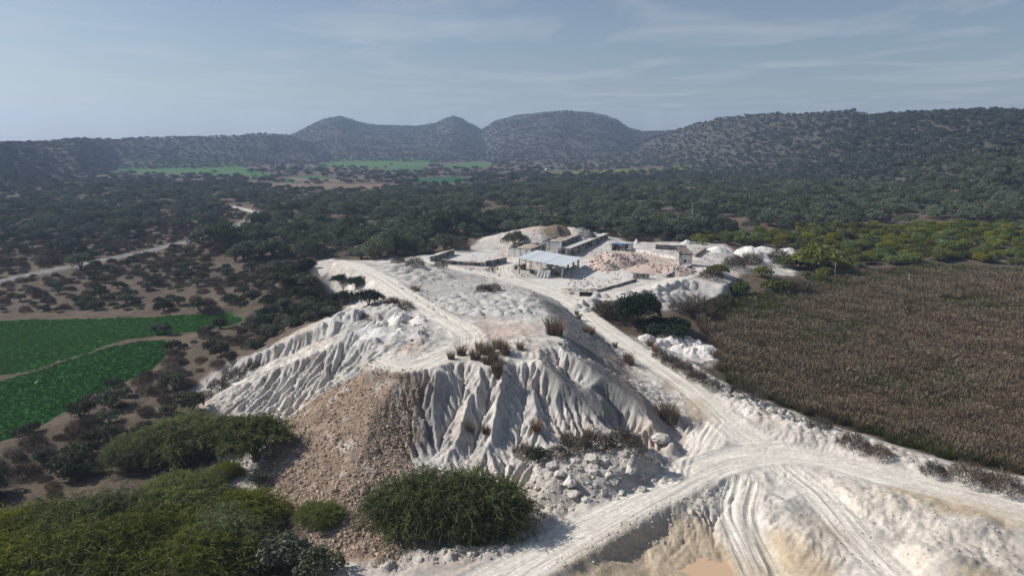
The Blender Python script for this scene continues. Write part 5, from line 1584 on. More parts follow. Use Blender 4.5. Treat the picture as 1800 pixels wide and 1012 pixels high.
# walls
def wp(px, py): return hit(px, py, all_z)[:2]
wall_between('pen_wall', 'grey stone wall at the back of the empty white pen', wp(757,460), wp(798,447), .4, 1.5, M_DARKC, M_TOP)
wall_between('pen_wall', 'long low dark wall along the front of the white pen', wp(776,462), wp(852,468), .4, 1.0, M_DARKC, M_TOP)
wall_between('pen_wall', 'short black-stained wall end of the pen nearest the shed', wp(853,468), wp(890,461), .4, 1.5, M_DARKC, None)
wall_between('retaining_wall', 'dark edged retaining wall running up to the white hut', wp(1172,488), wp(1216,470), .45, .8, M_DARKC, M_TOP)
wall_between('retaining_wall', 'long low kerb wall along the front of the paved yard', wp(1050,513), wp(1118,494), .4, .55, M_DARKC, None)
wall_between('boundary_wall', 'white boundary wall behind the pink rock pile', wp(1118,443), wp(1192,457), .35, 1.1, M_WHITE, M_TOP)
wall_between('boundary_wall', 'far dark boundary wall behind the works with piers', wp(1152,438), wp(1206,440), .35, 1.5, M_DARKC, M_TOP)
wall_between('ruined_wall', 'crumbling brown brick wall behind the white hut', wp(1190,443), wp(1210,446), .5, 1.8, M_BRICK, None)
wall_between('ruined_wall', 'low broken brick wall to one side of the hut', wp(1222,452), wp(1240,440), .5, 1.0, M_BRICK, None)
def block_bin():
    x, y = wp(1113, 490); t = thing('block_stack', 'stack of grey concrete blocks on the edge of the yard', 'block stack', (x, y, z_at(x, y)), RZ + .15)
    g = random.Random(2); me = None
    for lv in range(2):
        for i in range(5):
            for j in range(2):
                if lv == 1 and g.random() < .25: continue
                m = MB(); m.box(0, .78, 0, .78, 0, .72); b = m.obj('block', M_DARKC if (i + j) % 2 else M_DIRTY, t)
                b.location = (i * .82 + g.uniform(-.03, .03), j * .82, lv * .725 - .1); b.rotation_euler = (0, 0, 0)
block_bin()

# utility poles
def pole(px, py, top, label, arm=True, dist_z=None):
    x, y, z = P_(px, py); d = math.sqrt(x*x + y*y + (H-z)**2); h = (py - top) * d / F
    t = thing('utility_pole', label, 'pole', (x, y, z), .2)
    m = MB(); m.tube([(0, 0, -.5), (0, 0, h)], [.16, .11], 8); m.obj('mast', M_TOP, t)
    if arm:
        m = MB(); m.box(-.9, .9, -.05, .05, h - .75, h - .63); m.obj('crossarm', M_STEEL, t)
        for xx in (-.8, 0, .8):
            m = MB(); m.tube([(xx, 0, h - .625), (xx, 0, h - .40)], .045, 6); m.obj('insulator', M_WHITE, t)
    return (x, y, z + h - .4)
p1 = pole(660, 415, 391, 'pale utility pole in the woodland left of the works')
p2 = pole(1216, 392, 358, 'pale utility pole in the woodland above the green thicket')
p3 = pole(406, 441, 421, 'short pale pole beside the big acacia near the asphalt road', False)
p4 = pole(1467, 487, 464, 'thin pole standing at the marsh edge before the thicket')
p5 = pole(1597, 502, 483, 'short crossarm pole standing out in the brown reeds')
def wire(a, b, label):
    m = MB(); n = 14
    m.tube([(lerp(a[0], b[0], k/n), lerp(a[1], b[1], k/n), lerp(a[2], b[2], k/n) - 1.6 * math.sin(math.pi * k / n)) for k in range(n+1)], .014, 4, False)
    tag(m.obj('power_line', M_STEEL), label, 'wire')
wire(p4, p5, 'thin sagging wire between the two marsh poles')
wire(p4, p2, 'long thin wire from the woodland pole to the marsh edge')

# far farmhouses
for k, (px, py, w, h, lab) in enumerate([(655,303,9,2.8,'tiny white farmhouse among the valley trees below twin peaks'),(690,300,6,2.6,'second tiny pale house just beside the white valley farmhouse'),(1024,301,8,3.2,'small brown farm hut on the yellow green field strip'),(503,309,5,2.2,'tiny pale hut at the edge of the far green fields'),(960,300,6,2.6,'tiny pale house between the yellow field and domed hill')]):
    x, y, z = P_(px, py)
    hut('farmhouse', lab, x, y, z, R(-10 + 7 * k), w, 5, h, M_BRICK if 'brown' in lab else M_WHITE, (w*.3, w*.3+1, 0, 2), [(w*.6, w*.6+.9, .9, 1.8)], M_BROWN if 'brown' in lab else M_TOP, .2, .3, 'house')
# ------------------------------------------------------------------ heaps, stones, plants seen one by one
def px_m(px, py):
    x, y, z = P_(px, py); return math.sqrt(x*x + y*y + (H - z)**2) / F
def dome(seed, n=30, k=11, sharp=1.0, lump=.10, flat=0):
    """unit heap: radius 1, height 1, skirt running below the ground"""
    V, Q = [], []
    for j in range(k + 1):
        r = (j / k) * 1.12
        for i in range(n):
            a = 2 * math.pi * i / n
            rr = r * (1 + .10 * math.sin(a * 2 + seed) + .07 * math.sin(a * 3 + seed * 2.1))
            h = (1 - min(r, 1.25)) if sharp > 1 else 1 - r ** 1.55
            h = min(h, 1 - .5 * r * r) if sharp > 1 else h
            V.append([rr * math.cos(a), rr * math.sin(a), h])
    V = np.array(V)
    V[:, 2] += lump * fbm(V[:, 0] * 2.2 + seed * 7, V[:, 1] * 2.2, 3, seed) + .5 * lump * fbm(V[:, 0] * 7 + seed * 3, V[:, 1] * 7, 2, seed + 3)
    for j in range(k):
        for i in range(n):
            Q.append((j*n+i, (j+1)*n+i, (j+1)*n+(i+1) % n, j*n+(i+1) % n))
    return V, np.array(Q)
def heap_mesh(seed, mat, **kw):
    V, Q = dome(seed, **kw); return mesh_np('heap', V, [Q], mat, True)
MND = [(i, M_MOUND, {}) for i in range(7)]
MNW = [(20 + i, M_POWW, {'lump': .34}) for i in range(5)]
def heap(name, label, px, py, wpx, hpx, spec, cat='heap', group=None, el=1.0, rz=None, at=None):
    """a tipped heap that lies on the slope under it: every point keeps its own height above the land"""
    seed, mat, kw = spec
    if at is None:
        x, y, z = P_(px, py); s = px_m(px, py); W, D, h = wpx * s / 2, wpx * s / 2 * el, hpx * s
    else:
        x, y, W, D, h = at; z = z_at(x, y)
    rz = random.uniform(0, 6.28) if rz is None else rz
    V, Q = dome(seed, **kw)
    wx = x + W * V[:, 0] * math.cos(rz) - D * V[:, 1] * math.sin(rz)
    wy = y + W * V[:, 0] * math.sin(rz) + D * V[:, 1] * math.cos(rz)
    zz = all_z(wx, wy) if W < 2.6 else lerp(z, all_z(wx, wy), .8)
    V = np.stack([wx - x, wy - y, zz - z + h * V[:, 2] - .02], 1)
    return tag(link(name, mesh_np(name, V, [Q], mat, True), None, (x, y, z)), label, cat, group)
random.seed(9)
A = [(230,770),(310,760),(375,750),(440,748),(510,748),(600,738),(680,762),(760,742),(830,762),(290,842),(390,822),(470,800),(640,800),(720,815),(780,800),(870,765),(940,782),(228,832),(185,815),(280,858),(400,862),(520,862),(660,862),(740,852),(820,842),(900,852),(975,842),(500,905),(600,892),(430,892),(840,882),(930,882),(680,902),(760,902),(560,800),(590,850),(340,790)]
for i, (a, b) in enumerate(A):
    heap('powder_mound', 'small smooth grey powder mound in the tipped rows on the plateau', 740 + a/5, 370 + b/5 + 2, random.uniform(27, 36), random.uniform(5, 7.5), MND[i % 7], 'mound', 'grey powder mounds on the plateau', random.uniform(.8, 1.15))
B = [(640,545),(715,548),(790,528),(840,530),(885,530),(545,600),(590,618),(640,600),(640,630),(700,602),(710,630),(755,615),(820,602),(790,590),(425,592)]
for i, (a, b) in enumerate(B):
    heap('powder_mound', 'small grey powder mound on the pale platform beside the marsh', 1000 + a/4.09, 370 + b/4.09 + 2, random.uniform(19, 27), random.uniform(5.5, 8.5), MND[i % 7] if i else MNW[0], 'mound', 'grey powder mounds on the platform')
B2 = [(100,662),(170,655),(200,612),(250,612),(120,712),(60,690),(180,690)]
for i, (a, b) in enumerate(B2):
    heap('powder_mound', 'rough grey mound in the row beside the haul road bend', 1000 + a/4.09, 370 + b/4.09 + 2, random.uniform(22, 32), random.uniform(6, 9), MND[i % 7], 'mound', 'rough mounds beside the haul road')
C_ = [(600,560),(628,553),(655,550),(690,545),(592,574),(625,570),(662,568),(700,562),(735,566),(640,590),(672,588),(706,588),(655,606),(690,605),(735,590),(620,596)]
for i, (a, b) in enumerate(C_):
    heap('powder_mound', 'rounded whitish mound on the shoulder of the spoil heap', a, b, random.uniform(44, 66), random.uniform(6, 10), (MND + MNW)[i % 12], 'mound', 'whitish mounds on the heap shoulder', random.uniform(.7, 1))
D_ = [(1410,325),(1470,345),(1530,335),(1600,338),(1650,355),(1700,375),(1560,372),(1620,392),(1680,395),(1500,312)]
for i, (a, b) in enumerate(D_):
    heap('powder_mound', 'knobbly white mound between haul road and reeds', 640 + a/2.81, 480 + b/2.81 + 2, random.uniform(34, 48), random.uniform(8, 12), MNW[i % 5], 'mound', 'white mounds by the reeds')
heap('white_heap', 'large pale stony heap beyond the hut, wider of the two', 1322, 452, 70, 16, MNW[1], el=.8)
heap('white_heap', 'bright white heap at the end before the green thicket', 1385, 450, 50, 13, MNW[2], el=.8)
heap('white_heap', 'low pale heap behind the wider stony heap', 1345, 441, 44, 7, MNW[3])
heap('white_heap', 'small pointed white heap behind the works wall', 1119, 427, 11, 8, (41, M_POWW, dict(sharp=2)))
heap('white_heap', 'small white lumpy heap behind the hut', 1207, 428, 22, 6, MNW[4])
heap('white_heap', 'pale heap between hut and stony heaps', 1265, 441, 40, 7, MNW[0])
heap('earth_heap', 'brown earth heap against the white block house', 980, 415, 54, 17, (42, M_BROWN, dict(sharp=2)), rz=0.3)
heap('gravel_heap', 'dark grey gravel heap beyond the narrow tower block', 1036, 418, 40, 15, (43, M_COAL, dict(sharp=2)))
x, y, z = shed_pt(12.8, 9.5)
tag(link('powder_pile', heap_mesh(44, M_POWD, sharp=2), None, (x, y, z), 0, (4.2, 3.6, 2.1)), 'large grey powder pile spilling from the far side of the shed', 'heap')
x, y, z = shed_pt(14.0, 15.5)
tag(link('powder_pile', heap_mesh(45, M_POWD, sharp=2), None, (x, y, z), 1, (2.8, 2.4, 1.3)), 'smaller grey powder pile behind the shed near the causeway', 'heap')
x, y, z = shed_pt(9.5, 3.5)
tag(link('powder_pile', heap_mesh(46, M_POWD, lump=.2), None, (x, y, z), 1, (2.0, 1.6, .9)), 'low grey powder pile under the shed roof beside the mill', 'heap')

# stones
def rock_mesh(seed, sub=1, name='rock', mat=None, sq=.75, jag=.32):
    import bmesh
    bm = bmesh.new(); bmesh.ops.create_icosphere(bm, subdivisions=sub, radius=1)
    g = np.random.default_rng(seed)
    V = np.array([v.co[:] for v in bm.verts]); Fc = np.array([[v.index for v in f.verts] for f in bm.faces]); bm.free()
    for _ in range(5):          # knock flat faces off
        d = unit(g.standard_normal(3)); c = g.uniform(.45, .8); s = V @ d
        V = V - np.maximum(s - c, 0)[:, None] * d[None, :]
    V *= 1 + jag * .6 * (g.random((len(V), 1)) - .5)
    if sub > 2: V *= 1 + .10 * fbm(V[:, 0] * 3 + seed, V[:, 1] * 3 + V[:, 2] * 2, 3, seed)[:, None]
    V *= np.array([1, g.uniform(.65, 1), sq * g.uniform(.7, 1.1)])
    return mesh_np(name, V, [Fc], mat, False)
RKP = [rock_mesh(400 + i, 1, 'rock', M_ROCK) for i in range(7)]
RKS = [rock_mesh(420 + i, 3, 'boulder', M_STONE) for i in range(7)]
RKR = [rock_mesh(440 + i, 1, 'stone', M_RUBB, .6) for i in range(4)]
RKW = [rock_mesh(450 + i, 1, 'clod', M_STONE, .7) for i in range(4)]
def rock_pile():
    x0, y0, z0 = P_(1110, 468)
    t = thing('rock_pile', 'big pile of pinkish quarry rocks between the causeway and white hut', 'rock pile', (x0, y0, z0))
    g = np.random.default_rng(77)
    cs = [(1076,463,80,19),(1108,459,62,13),(1062,471,54,11),(1185,476,68,9),(1148,472,80,6)]
    base = MB()
    for k, (px, py, w, h) in enumerate(cs):
        x, y, z = P_(px, py); s = px_m(px, py)
        V, Q = dome(60 + k, 26, 9, lump=.12)
        V = V * np.array([w*s/2, w*s/2*1.1, h*s]) + np.array([x - x0, y - y0, z - z0 - .03 - .002 * k])
        base.add(V.tolist(), Q.tolist())
    base.obj('gravel_core', simple('pink_gravel', (.40, .30, .25), (.52, .42, .36), 1.5, .95, bump=.8, bscale=3), t, smooth=True)
    loc = []
    for k, (px, py, w, h) in enumerate(cs):
        x, y, z = P_(px, py); s = px_m(px, py)
        for _ in range((120, 70, 60, 90, 12)[k]):
            a = g.uniform(0, 6.28); r = math.sqrt(g.random()) * 1.0
            if k == 3 and math.sin(a) > .3: continue
            hh = max(0, 1 - r ** 1.55) * h * s
            loc.append((x + math.cos(a)*r*w*s/2 - x0, y + math.sin(a)*r*w*s/2*1.1 - y0, z - z0 + hh + .1))
    sizes = g.uniform(.28, .62, len(loc))
    for i in np.argsort(-sizes)[:290]:
        o = link('rock', RKP[i % 7], t, loc[i]); o.scale = (sizes[i],) * 3; o.rotation_euler = tuple(g.uniform(0, 6.28, 3))
rock_pile()
# boulders in the pit and under the ledge
g = np.random.default_rng(78)
PB = [(1160,775,2.0),(1138,800,1.3),(1148,812,1.0),(1000,850,1.9),(1010,872,1.3),(985,838,1.4),(1040,810,1.7),(1010,812,1.2),(1062,815,1.3),(1080,850,1.1),(1105,830,1.6),(1125,845,1.2),(1092,868,.9),(1060,868,.9),(1030,880,.9),(985,895,.9),(1005,898,.7),(960,905,.7),(1130,862,.9),(1100,800,1.1),(970,820,1.2),(945,860,.8),(1045,835,1.0),(1070,838,.8),(1150,845,.7),(870,955,1.0),(890,965,.7),(905,945,.8),(830,975,.9),(790,985,.7),(740,985,.7)]
for i, (px, py, s) in enumerate(PB):
    x, y, z = P_(px, py)
    lab = 'pale angular boulder among the collapsed blocks of the roadside pit' if px > 930 else 'pale boulder on the crumbling ledge under the big green bush'
    if i == 0: lab = 'large squarish block leaning in the shaded pit corner'
    o = tag(link('boulder', RKS[i % 7], None, (x, y, z + .12 * s), g.uniform(0, 6.28), (s * .62, s * .62, s * .6)), lab, 'boulder', None if i == 0 else ('boulders in the roadside pit' if px > 930 else 'boulders on the ledge'))
# loose stones: past counting
def scatter_poly(poly, n, seed):
    Q = wpoly(poly); g = np.random.default_rng(seed)
    lo, hi = Q.min(0), Q.max(0); out = []
    while len(out) < n:
        p = g.uniform(lo, hi, (n, 2)); out += p[inpoly(Q, p[:, 0], p[:, 1])].tolist()
    p = np.array(out[:n]); return np.stack([p[:, 0], p[:, 1], all_z(p[:, 0], p[:, 1])], 1), g
RUBQ = [(658,645),(692,656),(762,662),(738,715),(722,808),(734,840),(700,935),(690,980),(592,983),(542,948),(494,885),(468,815),(480,780),(502,737),(560,694),(615,664)]
P, g = scatter_poly(RUBQ, 24000, 81)
keep = fbm(P[:, 0] / 4.5, P[:, 1] / 4.5, 3, 801) + .30 * g.standard_normal(len(P)) > -.06 - .25 * sst(95, 75, P[:, 1])
P = P[keep]
P2, g2_ = scatter_poly([(630,625),(690,645),(780,660),(770,720),(745,830),(740,960),(700,1000),(560,1005),(480,930),(440,830),(450,760),(490,715),(560,670)], 2600, 82)
P = np.concatenate([P, P2])
protos = [tag(link('stone', RKR[k], None, P[k], 0, .3), 'single tan stone on the rubble slope', None, None, 'stuff') for k in range(4)]
instancer('rubble', 'loose tan stones covering the rubble slope', P[4:], g.uniform(0, 6.28, len(P) - 4), np.clip(g.lognormal(-2.52, .55, len(P) - 4) * (1 + .5 * sst(88, 68, P[4:, 1])), .04, .42), g.integers(0, 4, len(P) - 4), protos)
Ps = []; Sz = []
for poly, n, lo, hi in (([(935,835),(990,800),(1090,775),(1140,800),(1165,850),(1100,876),(950,915),(915,925)], 900, .08, .38), ([(1235,655),(1310,694),(1420,738),(1520,769),(1650,814),(1810,846),(1810,880),(1640,838),(1500,790),(1400,762),(1290,714),(1225,668)], 1500, .06, .26), ([(600,1008),(700,975),(900,935),(945,915),(900,955),(860,985),(700,1005)], 500, .07, .3), ([(1440,850),(1640,885),(1790,930),(1790,1010),(1500,1000),(1380,900)], 700, .05, .2), ([(1150,885),(1280,858),(1260,910),(1000,1000),(950,1000)], 600, .06, .22), ([(380,830),(470,780),(480,880),(430,860)], 220, .1, .4), ([(724,812),(900,828),(1082,752),(1080,775),(930,835),(900,840),(730,830)], 500, .05, .22)):
    P, g = scatter_poly(poly, n, n + 5); Ps.append(P); Sz.append(lo + (hi - lo) * g.random(n) ** 3)
P = np.concatenate(Ps); Sz = np.concatenate(Sz)
protos = [tag(link('clod', RKW[k], None, P[k], 0, .2), 'single pale clod on the quarry ground', None, None, 'stuff') for k in range(4)]
instancer('clods', 'pale clods and stones strewn over the quarry', P[4:], g.uniform(0, 6.28, len(P) - 4), Sz[4:], g.integers(0, 4, len(P) - 4), protos)

# loose stones and lumps about the yard
Ps = []
for poly, n in (([(830,445),(900,450),(905,490),(870,495),(800,470)], 260), ([(1000,485),(1060,490),(1120,480),(1050,510),(990,515)], 260), ([(1040,440),(1110,436),(1210,455),(1215,478),(1110,492),(1050,475)], 900), ([(1220,430),(1400,440),(1400,475),(1290,480),(1230,460)], 500), ([(830,420),(1060,410),(1090,425),(1060,440),(880,432)], 400), ([(700,470),(850,490),(960,520),(940,560),(760,560),(690,500)], 500), ([(560,560),(700,530),(770,600),(640,620)], 400)):
    P, g = scatter_poly(poly, n, n + 9); Ps.append(P)
P = np.concatenate(Ps); g = np.random.default_rng(85)
protos = [tag(link('rubble_stone', RKP[k], None, P[k], 0, .25), 'single stone lying in the works yard', None, None, 'stuff') for k in range(4)]
instancer('yard_rubble', 'loose stones strewn over the works yard and plateau', P[4:], g.uniform(0, 6.28, len(P) - 4), .08 + .42 * g.random(len(P) - 4) ** 3, g.integers(0, 4, len(P) - 4), protos)

# stone dump in front of the shed
x0, y0, z0 = shed_pt(3.6, -2.4)
t = thing('stone_dump', 'low dump of pale broken stone in front of the shed', 'stone heap', (x0, y0, z0), RZ)
V, Q = dome(91, 24, 8, lump=.2); link('stone_core', mesh_np('stone_core', V * np.array([3.2, 1.5, .9]), [Q], M_POWD, True), t)
g = np.random.default_rng(92)
for i in range(60):
    a = g.uniform(0, 6.28); r = math.sqrt(g.random()) * .95
    o = link('stone', RKW[i % 4], t, (math.cos(a)*r*3.2, math.sin(a)*r*1.5, .9 * (1 - r**1.55) + .03)); o.scale = (g.uniform(.14, .3),) * 3; o.rotation_euler = tuple(g.uniform(0, 6, 3))

# scrap beside the haul road
def scrap():
    g = random.Random(4)
    for i in range(12):
        px, py = g.uniform(992, 1046), g.uniform(509, 524)
        x, y, z = P_(px, py); L = g.uniform(1.4, 3.2)
        m = MB(); m.box(-L/2, L/2, -.12, .12, -.03, .05)
        o = m.obj('plank', M_WOOD if i % 3 else M_DARKC, None, (x, y, z + .22 + .04 * i)); o.rotation_euler = (g.uniform(-.2, .2), g.uniform(-.16, .16), g.uniform(-.9, .7))
        tag(o, 'weathered plank lying in the scrap heap beside the haul road', 'plank', 'planks in the scrap heap')
    x, y, z = P_(1030, 520)
    t = thing('steel_trough', 'black steel trough lying in the scrap heap', 'trough', (x, y, z + .2), -.15)
    for nm, b in (('base', (-1.5,1.5,-.5,.5,-.2,-.12)), ('side', (-1.5,1.5,-.56,-.503,-.2,.6)), ('side', (-1.5,1.5,.503,.56,-.2,.6)), ('end', (-1.56,-1.503,-.5,.5,-.2,.6)), ('end', (1.503,1.56,-.5,.5,-.2,.6))):
        m = MB(); m.box(*b); m.obj(nm, M_TYRE, t)
    x, y, z = P_(1003, 517)
    o = tag(link('concrete_chunk', RKW[0], None, (x, y, z + .3), .4, (1.1, .6, .9)), 'pale concrete slab tipped up in the scrap heap', 'slab')
    for i, (px, py) in enumerate([(862,474),(868,472),(874,474),(866,477),(858,478)]):
        x, y, z = P_(px, py); m = MB()
        m.tube([(.42*math.cos(a), .42*math.sin(a), 0) for a in [k*math.pi/6 for k in range(13)]], .14, 6, False)
        o = m.obj('old_tyre', M_TYRE, None, (x, y, z + .3)); o.rotation_euler = (1.1 + .2*i, .3*i, .7*i)
        tag(o, 'discarded black tyre in the clutter by the pen wall', 'tyre', 'old tyres by the pen wall')
scrap()

# dust drifting from the mill
def dust():
    m, n, l, out = new_mat('dust')
    v = n.new('ShaderNodeVolumePrincipled'); v.inputs['Color'].default_value = (.92, .91, .9, 1); v.inputs['Anisotropy'].default_value = .2
    tc = n.new('ShaderNodeTexCoord')
    nz = noise_node(n, l, tc.outputs['Object'], 1.6, 4, .6)
    ln = n.new('ShaderNodeVectorMath'); ln.operation = 'LENGTH'; l.new(tc.outputs['Object'], ln.inputs[0])
    f = maprange(n, l, ln.outputs['Value'], .25, 1.0, 1, 0)
    k = maprange(n, l, nz.outputs['Fac'], .38, .68, 0, 1.3)
    mu = n.new('ShaderNodeMath'); mu.operation = 'MULTIPLY'; l.new(f, mu.inputs[0]); l.new(k, mu.inputs[1]); l.new(mu.outputs[0], v.inputs['Density'])
    l.new(v.outputs[0], out.inputs['Volume'])
    x, y, z = shed_pt(6.3, -.6)
    import bmesh
    bm = bmesh.new(); bmesh.ops.create_icosphere(bm, subdivisions=3, radius=1); me = bpy.data.meshes.new('dust'); bm.to_mesh(me); bm.free(); me.materials.append(m)
    tag(link('dust', me, None, (x, y, z + 1.9), 0, (2.0, 1.4, 2.0)), 'pale dust puff rising at the front of the shed', None, None, 'stuff')
dust()

# puddles in the quarry floor
def puddle(label, pts, z, mat):
    Q = np.array([U(px, py, z)[:2] for px, py in pts]); c = Q.mean(0)
    Qs = smooth_line(np.vstack([np.hstack([Q, np.zeros((len(Q), 1))]), [[Q[0][0], Q[0][1], 0]]]), 6)[:-1]
    V = [(c[0], c[1], z)] + [(a, b, z) for a, b, _ in Qs]; n = len(Qs)
    o = link('puddle', mesh_np('puddle', V, [np.array([(0, 1 + i, 1 + (i + 1) % n) for i in range(n)])], mat)); tag(o, label, None, None, 'structure')
m, n, l, out = new_mat('muddy_water')
b = n.new('ShaderNodeBsdfPrincipled'); b.inputs['Base Color'].default_value = (.52, .36, .235, 1); b.inputs['Roughness'].default_value = .12; b.inputs['Specular IOR Level'].default_value = .35
l.new(b.outputs[0], out.inputs['Surface'])
puddle('muddy orange puddle on the quarry floor beside the wheel ruts', [(1150,990),(1185,968),(1230,952),(1275,972),(1310,990),(1330,1040),(1220,1060),(1130,1040),(1110,1010)], -2.62, m)
m, n, l, out = new_mat('green_water')
b = n.new('ShaderNodeBsdfPrincipled'); b.inputs['Base Color'].default_value = (.15, .16, .02, 1); b.inputs['Roughness'].default_value = .5
l.new(b.outputs[0], out.inputs['Surface'])

# plants placed one by one
def put(name, pair, px, py, wpx, base_w, label, cat, group=None, rz=None, hs=1.0):
    x, y, z = P_(px, py); s = wpx * px_m(px, py) / base_w
    rz = random.uniform(0, 6.28) if rz is None else rz
    return plant(name, pair, (x, y, z - .1), rz, (s, s, s * hs), label, cat, group)
BIGL = [(-6.6,0,1.9,1.9,2.3,1.5),(-4.6,.6,2.7,2.1,2.4,1.7),(-2.6,-.9,2.5,2.0,2.2,1.8),(-2.2,1.4,3.2,2.2,2.2,1.6),(-.3,.2,3.0,2.2,2.5,1.9),(1.6,-1.0,2.6,2.1,2.2,1.9),(1.8,1.3,3.4,2.2,2.3,1.6),(3.8,0,3.1,2.2,2.4,1.8),(5.6,.5,2.7,2.1,2.4,1.8),(7.0,-.4,2.1,1.7,2.0,1.5),(.3,-2.2,1.5,2.0,1.6,1.3),(-3.8,-2.0,1.3,1.7,1.5,1.1),(3.9,-2.1,1.5,1.9,1.6,1.3),(6.2,-1.6,1.3,1.6,1.4,1.1)]
BIG = (feather(250, BIGL, 6200, 1.8, L_FEATHER, 9, .085), stems('trunk', BARK, 250, [l_[:3] for l_ in BIGL[:10]], .14, 1.5))
x, y, z = P_(785, 925)
plant('feathery_bush', BIG, (x, y, z - .2), -.05, (1.0, 1.0, 1.06), 'huge bright green feathery bush at the foot of the white rills', 'bush')
NB = [(255,808,130,'feathery green bush at the thorny end of the upper bush cluster'),(330,790,160,'wide bright feathery bush in the middle of the upper bush cluster'),(388,775,110,'feathery bush touching the toe of the white fan'),
 (330,888,150,'olive feathery bush standing highest in the lower thicket'),(300,928,190,'broad feathery bush at the heart of the lower thicket'),(432,922,150,'green feathery bush on the rubble side of the lower thicket'),(200,948,200,'broad yellowish feathery bush in the upper row of the lower thicket'),(92,978,200,'feathery bush in the upper row near the frame edge'),
 (5,985,190,'feathery bush at the outer end of the upper row'),(385,965,180,'dark feathery bush between the heart and the rubble side of the thicket'),(265,988,220,'large feathery bush in the front row below the heart of the thicket'),(140,1020,230,'large front feathery bush in the lowest row of the thicket'),
 (30,1045,220,'lowest feathery bush in the outer front corner'),(335,1025,220,'bright front feathery bush in the lowest row near the rubble'),(445,985,110,'small dull feathery bush below the rubble side bushes'),(565,918,86,'small lone bright bush on the stony rubble slope'),(398,838,60,'low feathery sprig before the pale stony patch')]
for i, (px, py, w, lab) in enumerate(NB):
    put('feathery_bush', FEATHER[i % 4], px, py, w * .95, 14.0, lab, 'bush', None if 'lone' in lab else 'feathery bushes of the green thicket', None, .8 if w > 120 else .9)
TREE = (feather(261, [(l_[0], l_[1], l_[2] + 1.3, l_[3], l_[4], l_[5]) for l_ in lob(261, 8, 7, 3.4, 8)], 1300, 1.3, L_FEATHER, 7, .11), stems('trunk', BARK, 261, [(l_[0], l_[1], l_[2] + 1.2) for l_ in lob(261, 8, 7, 3.4, 6)], .2, .5))
put('thorn_tree', TREE, 450, 808, 118, 8.0, 'small spreading thorn tree with bare trunk on the rubble edge', 'tree', rz=.4)
# dark bushes by the pond corner
DK = [roundbush(270 + i, 7, 4.2, 3600, .34, L_DARK) for i in range(2)]
put('dark_bush', DK[0], 1120, 572, 104, 7, 'big dark green leafy bush beside the haul road', 'bush', hs=1.05)
put('dark_bush', DK[1], 1178, 588, 96, 7, 'lower dark green bush sloping towards the reeds', 'bush', hs=.6)
put('dark_bush', DK[1], 1150, 585, 70, 7, 'dark bush wedged between the big and the sloping bush', 'bush', hs=.7)
put('dark_bush', DK[0], 648, 536, 66, 7, 'dark green bush in the fold of the spoil heap flank', 'bush', hs=.75)
put('dark_bush', DK[1], 628, 505, 52, 7, 'dark bush high on the white flank of the heap', 'bush', hs=.7)
put('dark_bush', DK[1], 600, 500, 40, 7, 'dark bush at the foot of the white flank', 'bush', hs=.8)
put('acacia_tree', ACACIA[1], 905, 436, 52, 10.5, 'dark round acacia standing between white heap and sand tank', 'tree')
put('acacia_tree', ACACIA[2], 225, 416, 44, 10.5, 'lone umbrella acacia with clear trunk and shadow on open ground', 'tree')
put('acacia_tree', ACACIA[3], 365, 401, 32, 10.5, 'lone small acacia on the open ground near the road bend', 'tree')
put('acacia_tree', ACACIA[4], 120, 449, 50, 10.5, 'acacia on open brown ground with a broad shadow near the road', 'tree')
put('acacia_tree', ACACIA[5], 428, 456, 42, 10.5, 'acacia with bare forked trunk on the bank above the scrub', 'tree')
put('acacia_tree', ACACIA[0], 790, 412, 84, 10.5, 'largest wide acacia in the wood left of the white rear heap', 'tree')
put('acacia_tree', ACACIA[2], 385, 440, 80, 10.5, 'large dark acacia clump beside the asphalt road', 'tree')
put('scrub_bush', SCRUB[0], 276, 587, 26, 4.6, 'thin tree on the bund between the fields, taller of the pair', 'tree', hs=1.4)
put('scrub_bush', SCRUB[1], 292, 588, 24, 4.6, 'second thin tree on the bund between the fields', 'tree', hs=1.5)
put('scrub_bush', SCRUB[2], 388, 577, 36, 4.6, 'rounded grey bush at the tip of the upper field', 'bush')
for i, (px, py, w, lab) in enumerate([(1370,515,64,'yellow-green round bush at the marsh corner'),(1298,518,56,'green bush beside the pale platform at the marsh corner'),(1262,482,44,'dark green bush just beyond the white hut'),(1435,478,90,'tall green bush joining the thicket to the marsh'),(1340,487,40,'low green bush on the pale path'),(1385,470,50,'green bush behind the pale path'),(70,462,26,'small bright green shrub on open ground by the road')]):
    put('green_shrub', YELLOW[i % 5], px, py, w, 7.0, lab, 'shrub', hs=.9)
for i, (px, py, w, lab) in enumerate([(138,810,60,'grey-green bush on the dark bank above the thicket'),(190,775,46,'grey bush by a gap of bare soil above the thicket'),(125,835,70,'low grey bush touching the thicket top'),(55,760,30,'grey bush at the corner of the lower field'),(340,725,60,'grey-green bush between bank and white fan'),(500,1000,110,'dull olive scrub below the rubble toe'),(560,1015,90,'dull scrub on the lowest ledge under the rubble'),(470,960,60,'olive scrub at the rubble toe'),(945,812,52,'olive bush on the rim of the boulder pit'),(455,855,46,'dark low bush on the pale patch beside the rubble')]):
    put('scrub_bush', SCRUB[i % 5], px, py, w, 4.6, lab, 'bush')
QM = [('above the boulder pit rim', 1050, 788), ('beside the big dark bush', 1070, 556), ('on the reed bank by the junction', 1312, 698), ('on the reed bank below the white mounds', 1200, 652), ('on the reed bank halfway along', 1500, 782), ('on the reed bank at its end', 1720, 850), ('at the white mounds', 1155, 628), ('by the pen', 725, 466), ('behind the mound rows', 860, 510), ('among the shoulder mounds', 690, 545), ('on the back ridge of the white fan', 400, 670), ('by the pale marsh path', 1310, 468), ('at the marsh corner', 1400, 520), ('under the platform edge', 1220, 552), ('behind the sand tank', 830, 430), ('at the stony heaps', 1370, 455)]
